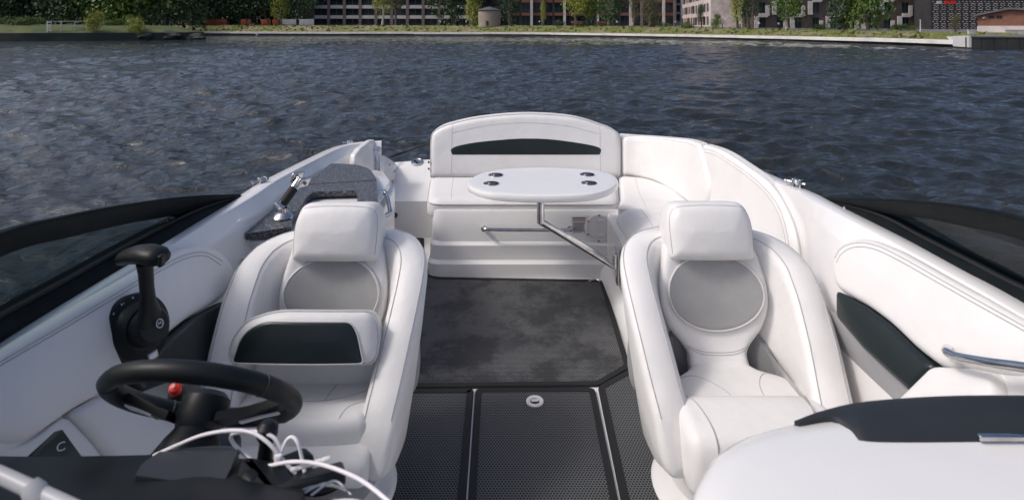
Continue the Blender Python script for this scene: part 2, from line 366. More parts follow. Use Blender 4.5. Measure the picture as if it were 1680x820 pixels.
# stern bench base with moulded steps
def bench_base():
    lv = [(0.0, .0, 3.60), (.012, .002, 3.60), (.085, .006, 3.607), (.094, .03, 3.632), (.10, .038, 3.64), (.19, .044, 3.645), (.198, .066, 3.668), (.205, .074, 3.676), (.385, .08, 3.69), (.40, .09, 3.70)]
    S = []
    for z, dx, y in lv:
        x0 = -.545+dx*.22; P = rpoly([(x0, 4.56, .01), (x0, y, .085), (.70, y, .01), (.70, 4.56, .01)], .01, 6); S.append([(p[0], p[1], FLOOR+z) for p in P])
    return loft('bench_base', S, M['gel'], boat, ang=30)
bench_base()
# flat kick flange along the bench foot
# side lounge base (starboard) and its sloping kick
S = []
for y in np.linspace(2.2, 3.72, 12):
    x = .585+.012*math.sin((y-2.2)*2)
    S.append([(x-.03, y, FLOOR+.0), (x-.022, y, FLOOR+.05), (x+.005, y, FLOOR+.085), (x+.02, y, FLOOR+.10), (x+.03, y, FLOOR+.36), (x+.05, y, FLOOR+.385), (1.2, y, FLOOR+.385), (1.2, y, FLOOR)])
loft('lounge_base', S, M['gel'], boat, ang=30)
prism('lounge_base', [(.69, 3.70), (1.16, 3.70), (1.14, 4.1), (1.0, 4.42), (.69, 4.45)], FLOOR, FLOOR+.383, M['gel'], boat)

# boarding step on the port quarter, gate and quarter panel
def quarter():
    a = [W(612, 392, 4.29), W(705, 392, 4.29)]; b = [W(612, 330, 4.30), W(705, 330, 4.30)]
    c = [W(612, 300, 4.55), W(655, 287, 4.62), W(708, 285, 4.62)]; 
    V = [(-1.2, 4.29, FLOOR), (-.54, 4.29, FLOOR), (-1.2, 4.295, .674), (-.54, 4.295, .674), (-1.2, 4.32, .69), (-.54, 4.32, .69), (-1.2, 4.60, .72), (-.54, 4.60, .735), (-1.2, 4.72, .80), (-.54, 4.74, .83), (-1.2, 4.80, .83), (-.54, 4.85, .872), (-1.2, 4.9, .3), (-.54, 4.95, .3)]
    Fc = [(i, i+1, i+3, i+2) for i in range(0, 12, 2)]
    mk('boarding_step', V, Fc, M['gel'], boat, True, 30)
quarter()
pk = [W(640, 281, 4.75), W(657, 274, 4.82), W(690, 261.5, 4.88), W(707, 261, 4.88), W(707, 285, 4.70), W(672, 288, 4.70)]
def slab(name, P, N, th, mt, parent, bev=0.006):
    "flat polygon P (3D), thickened along -N"
    bm = bmesh.new(); vs = [bm.verts.new(p) for p in P]; f = bm.faces.new(vs); f.normal_update()
    e = bmesh.ops.extrude_face_region(bm, geom=[f]); N = Vector(N).normalized()
    bmesh.ops.translate(bm, verts=[v for v in e['geom'] if isinstance(v, bmesh.types.BMVert)], vec=-N*th)
    bmesh.ops.recalc_face_normals(bm, faces=bm.faces)
    if bev: bmesh.ops.bevel(bm, geom=bm.edges[:], offset=bev, segments=3, affect='EDGES', profile=.5, clamp_overlap=True)
    me = bpy.data.meshes.new(name); bm.to_mesh(me); bm.free(); me.shade_smooth(); me.set_sharp_from_angle(angle=R(45)); me.materials.append(mt)
    return link(bpy.data.objects.new(name, me), parent)
slab('quarter_deck', pk, (0, -.3, 1), .12, M['gel'], boat, .01)
cap = lathe('fuel_cap', [(.0, .0), (.05, .0), (.05, .006), (.04, .009), (.036, .006), (.0, .006)], M['chrome'], boat, W(684, 266, 4.80), (-.1, -.35, 1), 24)
# gate leaf, seen almost edge-on
gd = {583: 4.05, 585: 4.08, 612: 4.42, 620: 4.47, 625: 4.42}
gp = [W(583, 292, 4.0), W(582, 268, 4.0), W(584, 254, 4.03), W(592, 244, 4.12), W(608, 231, 4.36), W(614, 229, 4.44), W(618, 232, 4.47), W(624, 310, 4.42)]
gate = thing('stern_gate', 'white moulded stern gate leaf standing beside the speckled counter', 'gate', gp[0])
slab('gate_leaf', gp, (.93, -.35, 0), .05, M['gel'], gate, .012)
tube('hinge_rod', [W(621, 240, 4.40), W(625, 294, 4.36)], .010, M['chrome'], gate, 8)
slab('hinge_leaf', [W(614, 246, 4.38), W(619, 244, 4.39), W(623, 294, 4.35), W(619, 296, 4.34)], (.93, -.35, 0), .006, M['chrome'], gate, 0)
qp = [W(624, 300, 4.45), W(623, 254, 4.45), W(632, 256, 4.58), W(645, 264, 4.70), W(658, 277, 4.80), W(655, 292, 4.75), W(640, 302, 4.62)]
slab('quarter_panel', qp, (.8, -.6, 0), .06, M['gel'], boat, .012)
pc = W(634, 286, 4.545)
pl = lathe('access_plate', [(0, 0), (.085, 0), (.085, .006), (.07, .010), (.0, .010)], M['white'], boat, pc, (.8, -.6, .1), 28)
for k in range(6):
    a = k*math.pi/3; q = Vector((0, 0, 1)).rotation_difference(Vector((.8, -.6, .1)).normalized()); p = Vector(pc)+q @ Vector((.076*math.cos(a), .076*math.sin(a), .011))
    lathe('screw', [(0, 0), (.006, 0), (.004, .003), (0, .003)], M['ink'], pl, p, (.8, -.6, .1), 8)
lathe('drain_fitting', [(0, 0), (.021, 0), (.021, .008), (.012, .012), (.0, .006)], M['ink'], boat, W(648, 353, 4.275), (0, -1, 0), 16)

# ------------------------------------------------------------------ speckled counter on its moulded cabinet
CH = .87
def cp(px, py): p = WH(px, py, CH); return (p[0], p[1])
cab = thing('wet_bar_cabinet', 'white moulded cabinet below the speckled grey counter, port side', 'cabinet', (-.95, 3.0, FLOOR))
co = rpoly([cp(401, 384)+(.02,), cp(470, 327)+(.0,), cp(543, 268)+(.02,), cp(585, 270)+(.05,), cp(607, 277)+(.06,), cp(618, 294)+(.06,), cp(621, 347)+(.03,), cp(608, 356)+(.02,), cp(586, 338)+(.005,), cp(586, 312.5)+(.012,), cp(516, 314.5)+(.03,), cp(505, 321)+(.02,), cp(480, 356)+(.004,), cp(478, 372)+(.004,)], .01)
CZ = EYE-CH
counter = prism('counter_top', co, CZ-.028, CZ, M['granite'], None, 0); tag(counter, 'dark speckled grey counter top with a cut-out, behind the helm seat', 'counter')
sm_ = tube('joint_line', [(cp(497, 303)[0], cp(497, 303)[1], CZ+.0006), (cp(617, 296)[0], cp(617, 296)[1], CZ+.0006)], .0022, M['ink'], counter, 5)
body = rpoly([(-1.16, 2.52, .02), (-1.17, 3.72, .02), (-.80, 3.66, .05), (-.70, 3.40, .05), (-.66, 2.75, .05), (-.74, 2.46, .06)], .03)
prism('cabinet_body', body, FLOOR, CZ-.09, M['gel'], cab, .02)
bcut = rpoly([(-1.155, 2.50, .02), (-1.16, 3.70, .02), (-.81, 3.64, .05), (-.715, 3.38, .05), (-.68, 2.78, .05), (-.76, 2.50, .06)], .03)
lip = rpoly([(-1.18, 2.42, .02), (-1.175, 3.66, .02), (-.82, 3.60, .05), (-.72, 3.36, .05), (-.70, 2.80, .05), (-.80, 2.44, .06)], .03)
prism('sink_tray', lip, CZ-.088, CZ-.045, M['gel'], cab, .01)
# port ledge rising from counter to rail
# folding chrome bracket with black grip standing on the counter
br = thing('folding_bracket', 'chrome bracket with black grip leaning over the speckled counter', 'bracket', WH(462, 357, CH))
b0 = WH(464, 358, CH); b1 = W(461, 338, 2.62); b2 = W(482, 309, 2.68)
lathe('foot', [(0, 0), (.045, 0), (.047, .008), (.036, .020), (.022, .028), (.02, .045), (0, .045)], M['chrome'], br, (b0[0], b0[1], CZ+.001), (0, 0, 1), 20)
tube('clevis', [(b0[0], b0[1], CZ+.03), ((b0[0]+b1[0])/2-.012, b0[1]+.01, CZ+.055), b1], [.017, .020, .022], M['chrome'], br, 10)
tube('grip', [b1, b2], .0215, M['rubber'], br, 12)
dv = Vector(b2)-Vector(b1); dv.normalize(); e1 = Vector(b2)+dv*.05
tube('ferrule', [b2, tuple(e1)], [.020, .024], M['chrome'], br, 10)
cross = Vector((.8, -.35, -.45)).normalized()
for s in (-1, 1):
    rbox('jaw', tuple(e1+cross*s*.024), (.016, .075, .05), .006, M['chrome'], br, Vector((1, 0, 0)).rotation_difference(cross).to_matrix())
tube('pin', [tuple(e1-cross*.042), tuple(e1+cross*.046)], .008, M['chrome'], br, 8)
# chrome rail on the counter's aisle end
gr = thing('grab_rail', 'short bent chrome grab rail at the aisle end of the counter', 'rail', W(622, 357, 2.95))
tube('rail', cr([W(617, 315, 3.16), W(629, 315.5, 3.16), W(634.5, 320, 3.14), W(640, 344, 3.0), W(639, 350, 2.97), W(619, 360, 2.85)], 28), .0125, M['chrome'], gr, 10)

# rail hardware: snap posts for a canopy
def fitting(px, py, D, label, tilt=0.):
    p = Vector(W(px, py, D)); t = thing('canopy_fitting', label, 'fitting', tuple(p), 'chrome canopy fittings on the rail')
    rbox('base', tuple(p+Vector((0, 0, -.002))), (.075, .035, .010), .004, M['chrome'], t, Matrix.Rotation(tilt, 3, 'Z'))
    for s in (-1, 1):
        d = Vector((math.cos(tilt), math.sin(tilt), 0))*s*.016
        rbox('cheek', tuple(p+d+Vector((0, 0, .024))), (.009, .026, .046), .003, M['chrome'], t, Matrix.Rotation(tilt, 3, 'Z'))
    lathe('ball', [(0, -.016), (.012, -.011), (.016, 0), (.012, .011), (0, .016)], M['chrome'], t, tuple(p+Vector((0, 0, .033))), (0, 0, 1), 12)
    d = Vector((math.cos(tilt), math.sin(tilt), 0)); tube('pin', [tuple(p-d*.05+Vector((0, 0, .03))), tuple(p+d*.035+Vector((0, 0, .03)))], .005, M['chrome'], t, 6)
    lathe('pin_head', [(0, -.006), (.009, -.004), (.009, .004), (0, .006)], M['chrome'], t, tuple(p-d*.05+Vector((0, 0, .03))), tuple(d), 10)
fitting(430, 306, 2.86, 'chrome canopy fitting on the port rail near the windshield tip', .9)
fitting(574, 240, 4.45, 'small chrome canopy fitting on the port quarter by the gate', .2)
fitting(1143, 242, 3.90, 'small chrome canopy fitting on the starboard rail behind the corner seat', -.5)
fitting(1308, 311, 2.50, 'chrome canopy fitting on the starboard rail near the windshield tip', -.9)
rbox('rail_cleat', W(552, 241.5, 4.30), (.11, .03, .012), .005, M['ink'], boat)

# ------------------------------------------------------------------ windshields
def windshield(label, base, base_u, glass_t, top, sgn):
    t = thing('windshield', label, 'windshield', tuple(base[len(base)//2]))
    B0, B1, T0, T1 = [cr(c, 40) for c in (base, base_u, glass_t, top)]
    n = np.array([sgn*1., 0, .25]); n /= np.linalg.norm(n)
    def band(name, A, Bc, off, th, mt, bulge=.0):
        S = []
        for a, b in zip(A, Bc):
            m = (a+b)/2; S.append([a-n*off, a*.8+b*.2-n*(off+bulge), m-n*(off+bulge*1.2), a*.2+b*.8-n*(off+bulge), b-n*off, b-n*(off-th), a-n*(off-th)])
        return loft(name, S, mt, t, True, True, 50)
    band('base_rail', B0, B1, .012, .035, M['frame'], .010)
    band('top_frame', T0, T1, .008, .024, M['frame'], .004)
    S = [[b*.98+g*.02, b*.6+g*.4, b*.3+g*.7, g*.98+b*.02] for b, g in zip(B1, T0)]
    loft('glass', S, M['glass'], t, False, False, 60)
    tube('top_bead', T1, .005, M['frame'], t, 8)
    tube('glass_seal', B1-n*.012, .006, M['rubber'], t, 6)
    return t, B0, B1
lb = [W(393, 323, 2.60), W(324, 365, 2.23), W(253, 405, 1.93), W(128, 480, 1.58), W(0, 556, 1.32), (-1.13, .9, 1.29), (-1.0, .55, 1.31)]
lu = [W(391, 321, 2.62), W(318, 344, 2.26), W(214, 396, 1.87), W(120, 448, 1.60), W(0, 513, 1.34), (-1.14, .9, 1.37), (-1.0, .55, 1.39)]
lg = [W(390, 320, 2.60), W(300, 348, 2.21), W(205, 366, 1.80), W(110, 388, 1.50), W(0, 418, 1.24), (-1.02, .85, 1.52), (-.9, .52, 1.54)]
lt = [W(393, 320, 2.61), W(307, 324, 2.16), W(205, 338, 1.74), W(102, 358, 1.44), W(0, 385, 1.18), (-.97, .82, 1.60), (-.86, .5, 1.62)]
wl, LB0, LB1 = windshield('black framed smoked windshield curving along the port rail', lb, lu, lg, lt, -1)
rb = [W(1355, 328, 2.34), W(1432, 372, 2.04), W(1500, 408, 1.80), W(1590, 455, 1.58), W(1680, 503, 1.41), (1.22, .95, 1.34), (1.1, .55, 1.35)]
ru = [W(1357, 326.5, 2.35), W(1445, 350, 2.03), W(1520, 388, 1.80), W(1600, 428, 1.58), W(1680, 468, 1.42), (1.22, .95, 1.40), (1.1, .55, 1.42)]
rg = [W(1358, 326, 2.34), W(1455, 349, 1.98), W(1520, 357, 1.74), W(1600, 373, 1.52), W(1680, 392, 1.34), (1.13, .9, 1.54), (1.0, .52, 1.56)]
rt = [W(1355, 326.5, 2.35), W(1440, 328, 1.98), W(1520, 333, 1.70), W(1600, 343, 1.48), W(1680, 361, 1.30), (1.08, .87, 1.62), (.96, .5, 1.64)]
wr, RB0, RB1 = windshield('black framed smoked windshield curving along the starboard rail', rb, ru, rg, rt, 1)
lathe('screw', [(0, 0), (.006, 0), (.005, .004), (0, .005)], M['chrome'], wr, W(1386, 341, 2.19), (-1, -.3, .2), 10)
# white kick mouldings under the windshield rails
for P, s in ((LB0, -1), (RB0, 1)):
    q = P[4:20]; S = [[tuple(p+np.array([-s*.0, 0, .004])), tuple(p+np.array([-s*.03, -.01, -.004])), tuple(p+np.array([-s*.034, -.01, -.03])), tuple(p+np.array([s*.03, 0, -.035]))] for p in q]
    loft('windshield_sill', S, M['gel'], boat, True, True, 40)

# ------------------------------------------------------------------ padded side linings
def lining(label, sgn, const, outline, black, seams, extra=None, name='side_lining'):
    def up(px, py):
        D = const/(abs(px-CX)/F+.4*(py-HY)/F); return D, (py-HY)/F*D
    # plane coordinates: u = distance D, v = drop H ; x = sgn*(const-.4H)
    k = math.hypot(1, .4); n = np.array([-sgn/k, 0, .4/k*-1.0]); n = np.array([-sgn*1/k, 0, -.4/k*-1]) 
    n = np.array([-sgn/k, 0, .4/k])
    def mf(u, v, w):
        u = np.asarray(u, float); v = np.asarray(v, float); w = np.asarray(w, float)
        return sgn*(const-.4*v)+n[0]*w, u+0*w, EYE-v+n[2]*w
    t = thing(name, label, 'side lining', tuple(W(*outline[0], up(*outline[0])[0])))
    O = [up(*p) for p in outline]
    O = rpoly([(a, b) for a, b in O], .03, 5)
    o, surf = cushion('pad', O, mf, .05, .022, .012, M['vinyl'], t, n=170, nr=18, cw=.05, seams=[[up(*p) for p in s] for s in seams], smat=M['thread'], sr=.0015)
    if black:
        B = rpoly([up(*p) for p in black], .012, 4)
        cushion('black_inset', B, lambda u, v, w: mf(u, v, np.asarray(w)-.004), .045, .012, .006, M['blackv'], t, n=110, nr=10, cw=.03)
    return t, mf, up
LO = [(-260, 735), (-100, 636), (0, 574), (100, 516), (200, 460), (262, 424), (300, 405), (335, 400), (365, 410), (382, 430), (387, 452), (378, 475), (366, 490), (318, 515), (280, 545), (248, 582), (215, 615), (175, 640), (122, 670), (70, 708), (40, 722), (0, 724), (-260, 760)]
port, pmf, pup = lining('white padded lining with black lower inset along the port side', -1, 1.407, LO,
    [(370, 491), (368, 540), (345, 600), (240, 640), (222, 618), (252, 584), (284, 548), (320, 518)],
    [[(-80, 640), (0, 593), (100, 535), (200, 475), (270, 434), (305, 418), (335, 415), (362, 430)], [(-80, 646), (0, 599), (100, 541), (200, 481), (270, 440), (305, 424), (335, 421), (358, 436)]])
RO = [(1362, 445), (1363, 420), (1375, 400), (1400, 389), (1430, 391), (1470, 408), (1560, 458), (1680, 524), (1800, 590), (1960, 690), (1900, 720), (1760, 650), (1680, 625), (1640, 612), (1600, 603), (1540, 600), (1500, 570), (1460, 530), (1420, 500), (1369, 472)]
star, smf, sup = lining('white padded lining with black lower inset along the starboard side', 1, 1.44, RO,
    [(1368, 474), (1420, 502), (1460, 532), (1500, 572), (1531, 600), (1489, 641), (1450, 606), (1410, 568), (1368, 518)],
    [[(1372, 425), (1382, 408), (1405, 399), (1435, 402), (1475, 420), (1560, 468), (1680, 535), (1780, 590)], [(1375, 432), (1386, 415), (1407, 406), (1435, 409), (1475, 427), (1560, 475), (1680, 542), (1780, 597)]])
# lower starboard armrest pad, storage pocket
def plane_pt(px, py, const): D = const/(abs(px-CX)/F+.4*(py-HY)/F); return W(px, py, D)
ar = [(1531, 601), (1545, 601), (1600, 604), (1640, 612), (1640, 690), (1540, 690), (1470, 660), (1489, 642)]
cushion('armrest_pad', rpoly([sup(*p) for p in ar], .02, 5), lambda u, v, w: smf(u, v, np.asarray(w)+.012), .06, .02, .012, M['vinyl'], star, n=100, nr=12, cw=.04)
V = [smf([a], [b], [-.035]) for a, b in [sup(1366, 516), sup(1490, 642)]]
pkt = [(1.12, 1.95, .93), (1.17, 1.95, .72), (1.02, 1.95, .70), (1.03, 1.95, .94)]
mk('storage_pocket', [(1.075, 1.98, 1.045), (1.075, 1.2, 1.045), (1.14, 1.98, .80), (1.14, 1.2, .80), (.93, 2.02, .78), (.93, 1.2, .78), (.90, 2.02, .86), (.90, 1.2, .86)], [(0, 1, 3, 2), (2, 3, 5, 4), (4, 5, 7, 6)], M['gelgrey'], star, True, 30)
rs = thing('grab_rail', 'polished chrome grab rail on the starboard side lining', 'rail', plane_pt(1556, 572, 1.44))
q0 = np.array(plane_pt(1556, 570, 1.45)); q1 = np.array(plane_pt(1554, 576, 1.38))
tube('rail', cr([q0, q1, plane_pt(1568, 584, 1.375), plane_pt(1620, 594, 1.37), plane_pt(1690, 604, 1.37), plane_pt(1800, 625, 1.37)], 40), .011, M['chrome'], rs, 10)
lathe('flange', [(0, 0), (.019, 0), (.018, .006), (.012, .009), (0, .009)], M['chrome'], rs, tuple(q0+np.array([-.003, 0, 0])), (-1, 0, .4), 16)
# port lower panels
lo2 = [(124, 671), (172, 643), (225, 650), (300, 690), (330, 800), (200, 760), (165, 715)]
cushion('lower_pad', rpoly([pup(*p) for p in lo2], .02, 5), lambda u, v, w: pmf(u, v, np.asarray(w)-.008), .05, .02, .01, M['vinyl'], port, n=90, nr=10, cw=.04)
lo3 = [(-260, 762), (0, 727), (40, 726), (74, 711), (122, 674), (163, 717), (198, 764), (120, 860), (-200, 900)]
cushion('lower_panel', rpoly([pup(*p) for p in lo3], .015, 4), lambda u, v, w: pmf(u, v, np.asarray(w)-.02), .04, .008, .002, M['vinyl'], port, n=80, nr=8, cw=.04)
# black clip on the port wall by the helm seat
cl = thing('rod_clip', 'black spring clip on the white wall beside the helm seat', 'clip', W(388, 440, 2.42))
slab('plate', [W(377, 410, 2.42), W(397, 407, 2.42), W(402, 425, 2.42), W(402, 443, 2.42), W(385, 443, 2.42)], (.3, -1, 0), .02, M['plastic'], cl, .006)
tube('knob', [W(388, 425, 2.41), W(394, 428, 2.36)], .024, M['plastic'], cl, 12)
tube('collar', [W(392, 427, 2.375), W(394, 428, 2.37)], .027, M['white'], cl, 14)
tube('spout', cr([W(394, 428, 2.36), W(401, 430, 2.33), W(407, 429, 2.31)], 8), [.02, .017, .012, .011, .01, .008, .007, .006], M['plastic'], cl, 10)
tube('latch', [W(396, 430, 2.36), W(396, 441, 2.35)], .012, M['plastic'], cl, 8)
# mooring line hanging off the stern
ln = tube('mooring_line', cr([W(640, 258, 4.75), W(668, 248, 4.9), W(690, 240, 4.8), W(712, 233, 4.62)], 20), .008, M['rubber']); tag(ln, 'thin black line crossing the gap beside the stern bench', 'rope')
for i, py in enumerate((266, 277)):
    lathe('backrest_stud', [(0, 0), (.010, 0), (.008, .01), (0, .012)], M['ink'], boat, W(704.5, py, 4.36), (-1, -.3, 0), 10)

# ------------------------------------------------------------------ floor mats
def mat_piece(label, pts, mt, border=True):
    P = [fl(*p[:2])[:2]+((p[2],) if len(p) > 2 else ()) for p in pts]
    O = rpoly(P, .012, 5); t = prism('floor_mat', O, FLOOR+.001, FLOOR+.009, mt, None, .002); tag(t, label, 'mat')
    if border:
        c = O.mean(0); ring = np.array([(p[0], p[1], FLOOR+.008) for p in O]); 
        bm_in = []; n = len(O)
        V = []; Fc = []
        for i in range(n):
            a = O[i-1]-O[i]; b = O[(i+1) % n]-O[i]
            ta = -a/(np.linalg.norm(a)+1e-9)+b/(np.linalg.norm(b)+1e-9); ta /= np.linalg.norm(ta)+1e-9; nn = np.array([-ta[1], ta[0]])
            area = np.sum(O[:, 0]*np.roll(O[:, 1], -1)-np.roll(O[:, 0], -1)*O[:, 1])
            if area < 0: nn = -nn
            p = O[i]; q = p+nn*.026
            V += [(p[0]-nn[0]*.003, p[1]-nn[1]*.003, FLOOR+.002), (p[0], p[1], FLOOR+.0115), (q[0], q[1], FLOOR+.0115), (q[0], q[1], FLOOR+.006)]
        for i in range(n):
            k = (i+1) % n
            for j in range(3): Fc.append((i*4+j, i*4+j+1, k*4+j+1, k*4+j))
        mk('binding', V, Fc, M['rubber'], t, True, 40)
    return t
mat_piece('large dark woven mat covering the aft cockpit floor, damp patches', [(560, 640), (560, 520), (640, 392.5, .01), (695.5, 392.5, .02), (694.5, 430, .04), (708, 457, .07), (990, 461.5, .05), (1034, 604, .02), (984, 634.5, .02)], M['mat_aft'])
mat_piece('dark honeycomb mat strip on the floor beside the helm seat', [(560, 642.5), (776, 641, .01), (757.5, 900), (440, 900)], M['mat'])
hm = mat_piece('dark honeycomb mat on the centre hatch with oval pull', [(780.5, 640.5, .03), (975.5, 639.5, .03), (1029, 900), (763.5, 900)], M['mat'])
mat_piece('dark honeycomb mat strip on the floor beside the passenger seat', [(982, 637), (1036, 607, .01), (1160, 780), (1180, 900), (1035.5, 900)], M['mat'])
pc = fl(877.5, 663)
pu = thing('hatch_pull', 'white oval ring pull set in the centre hatch mat', 'hatch pull', (pc[0], pc[1], FLOOR+.009))
lathe('ring', [(.019, .0), (.036, .0), (.037, .006), (.032, .009), (.022, .007), (.019, .0)], M['white'], pu, (pc[0], pc[1], FLOOR+.0095), (0, 0, 1), 28)
lathe('well', [(0, 0), (.021, 0), (.021, .0012), (0, .0012)], M['ink'], pu, (pc[0], pc[1], FLOOR+.0095), (0, 0, 1), 20)
rbox('lever', (pc[0], pc[1]+.004, FLOOR+.014), (.030, .012, .005), .002, M['white'], pu)
ring = tube('lifting_ring', cr([fl(965, 465, .012), fl(973, 462.5, .016), fl(981, 463, .016), fl(985, 466, .012)], 16), .005, M['chrome'], None, 6); tag(ring, 'small chrome lifting ring at the aft corner of the woven mat', 'ring')
# ------------------------------------------------------------------ far bank
M['quay'] = mat('pale_concrete', (.68, .67, .65), .8, var=(.6, (.50, .50, .48), .4, .75), bump=(3, .3, .05))
M['quaydark'] = mat('dark_wall_and_undercut_shade', (.022, .026, .026), .6, var=(.8, (.04, .045, .04), .4, .7), bump=(2, .3, .05))  # dock planks' own dark tone; under the quay cap it also stands for shadow
M['islewall'] = mat('weedy_quay_stone', (.03, .036, .032), .8, var=(.5, (.055, .06, .045), .45, .7), bump=(2, .4, .08))
M['bank'] = mat('bank_grass', (.13, .155, .03), .9, var=(.25, (.24, .20, .13), .42, .62), bump=(4, .6, .1))
M['lawn'] = mat('lawn', (.045, .07, .02), .9, var=(.5, (.11, .12, .035), .4, .7), bump=(4, .5, .1))
M['pave'] = mat('grey_paving', (.18, .175, .17), .85, var=(.4, (.13, .125, .12), .4, .7))
M['leaf_dark'] = mat('dark_leaves', (.034, .070, .030), .55, var=(.35, (.09, .14, .045), .42, .68))
M['leaf_mid'] = mat('green_leaves', (.07, .13, .022), .55, var=(.4, (.18, .24, .04), .42, .68))
M['leaf_light'] = mat('yellow_green_leaves', (.24, .27, .035), .55, var=(.5, (.36, .36, .08), .42, .68))
M['leaf_brown'] = mat('olive_brown_leaves', (.09, .09, .045), .6, var=(.5, (.14, .125, .075), .42, .68))
M['bark'] = mat('grey_bark', (.085, .072, .058), .9, var=(2, (.14, .12, .10), .4, .7), bump=(8, .5, .04))
M['birch'] = mat('pale_bark', (.38, .36, .33), .85, var=(2, (.18, .16, .14), .5, .7))
M['brown'] = mat('brown_brick', (.15, .125, .112), .85, var=(.8, (.20, .165, .148), .4, .7), bump=(6, .3, .03))
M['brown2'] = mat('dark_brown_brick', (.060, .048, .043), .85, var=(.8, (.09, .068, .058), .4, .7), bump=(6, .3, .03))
M['stone'] = mat('pale_stone_panel', (.58, .54, .51), .8, var=(1.2, (.46, .42, .40), .4, .7))
M['darkstone'] = mat('dark_facade', (.030, .030, .033), .7, var=(.7, (.05, .048, .048), .4, .7))
M['orangeb'] = mat('orange_brown_brick', (.21, .095, .065), .85, var=(1.5, (.15, .075, .055), .4, .7))
M['pinkst'] = mat('sunlit_pinkish_stone', (.66, .57, .55), .8, var=(.9, (.42, .36, .34), .4, .7))  # pale tone includes the sunlight on the block's side wall
M['whitest'] = mat('white_render', (.58, .57, .57), .75, var=(.7, (.50, .49, .49), .4, .7))
M['window'] = mat('dark_window_glass', (.010, .016, .022), .08, var=(.25, (.02, .035, .05), .45, .65))
M['roof'] = mat('grey_sheet_roof', (.085, .09, .095), .5, var=(.8, (.12, .125, .13), .4, .7))
M['hut'] = mat('sandy_render', (.30, .255, .21), .85, var=(.7, (.25, .21, .175), .4, .7))
M['orange'] = mat('orange_hoarding', (.26, .05, .025), .7, var=(.5, (.25, .05, .03), .4, .7))
M['woodb'] = mat('brown_bench_wood', (.22, .10, .07), .7)
M['skin'] = mat('skin', (.45, .28, .2), .6)
M['clothd'] = mat('dark_clothes', (.02, .022, .03), .8); M['clothw'] = mat('white_clothes', (.6, .6, .58), .8)
SH = cr([(-330, 185), (-150, 148), (-79, 133), (-37, 124), (0, 117.5), (13, 109), (24, 97), (32.5, 85), (38, 72), (40.5, 60), (41.2, 52.5)], 140)
def ztop(X): return np.interp(X, [-79, 0, 22, 36, 41], [2.15, 2.1, 1.85, 1.35, 1.15])
Tn = np.gradient(SH, axis=0); Tn /= np.linalg.norm(Tn, axis=1)[:, None]; Nn = np.stack([-Tn[:, 1], Tn[:, 0]], 1)      # landward
def shore(i, off, z): p = SH[i]+Nn[i]*off; return (p[0], p[1], z)
n_s = len(SH)
V = []; offs = [.9, 2.2, 4.0, 6.0, 7.5, 9.0, 14.0]
for i in range(n_s):
    zt_ = ztop(SH[i][0]); j2 = .12*math.sin(i*1.7)+.1*math.sin(i*.63)
    for o_, f_ in zip(offs, (.0, .14, .42, .74, .94, 1.0, 1.0)): V.append(shore(i, o_+(j2*2 if 0 < f_ < 1 else 0), .60+(zt_-.60)*f_+(j2*.35 if 0 < f_ < 1 else 0)))
tag(mk('grass_bank', V, grid_faces(n_s, len(offs)), M['bank'], None, True, 180), kind='structure')
V = []
for i in range(n_s):
    zt_ = ztop(SH[i][0])
    for o_ in (13.5, 30, 80, 260, 900): V.append(shore(i, o_, zt_+.012))
tag(mk('ground', V, grid_faces(n_s, 5), M['pave'], None, True, 180), kind='structure')
# quay: an overhanging concrete cap in lengths above an undercut; its dark colour paints the cap's shadow band
quay = thing('quay_wall', 'long pale concrete quay edge along the far bank', 'quay wall', (0, 117, 0))
mk('undercut', [shore(i, o_, z) for i in range(n_s) for o_, z in ((.75, -.6), (.75, .34))], grid_faces(n_s, 2), M['quaydark'], quay)
i = 0
while i < n_s-1:
    k = min(i+5, n_s-1); dzz = random.uniform(-.03, .03); S = []
    for q in range(i, k+1):
        e = .02 if q in (i, k) else 0
        S.append([shore(q, 0, .26+dzz), shore(q, 0, .60+dzz), shore(q, .06, .63+dzz), shore(q, 1.5, .63+dzz), shore(q, 1.5, .26+dzz)])
    loft('quay_block', S, M['quay'], quay, True, True, 30); i = k
# tufts on the slope
M['tuft'] = mat('grass_blades', (.12, .15, .03), .7, var=(.3, (.20, .20, .06), .4, .7))
def tufts(n, seed):
    g = np.random.default_rng(seed); V = []; Fc = []
    for _ in range(n):
        f_ = g.random()*(n_s-2)+.5; i = int(f_); t_ = f_-i; p = SH[i]*(1-t_)+SH[i+1]*t_
        if abs(p[0]) > 110: continue
        o_ = 1.6+g.random()*7.2; q = p+Nn[i]*o_; z = .55+(ztop(p[0])-.60)*np.interp(o_, [.9, 2.2, 4, 6, 7.5, 9], [0, .14, .42, .74, .94, 1]); h_ = .12+.3*g.random()**2; w_ = .12+.2*g.random(); a = g.random()*3.14
        b = len(V); dx, dy = math.cos(a)*w_, math.sin(a)*w_; V += [(q[0]-dx, q[1]-dy, z), (q[0]+dx, q[1]+dy, z), (q[0]+dx*1.4+.05, q[1]+dy*1.4, z+h_), (q[0]-dx*.6, q[1]-dy*.6, z+h_*.8)]; Fc.append((b, b+1, b+2, b+3))
    return V, Fc
tag(mk('grass', *tufts(5000, 5), M['tuft'], None, False), 'uneven green grass tufts on the far bank slope', 'grass', None, 'stuff')

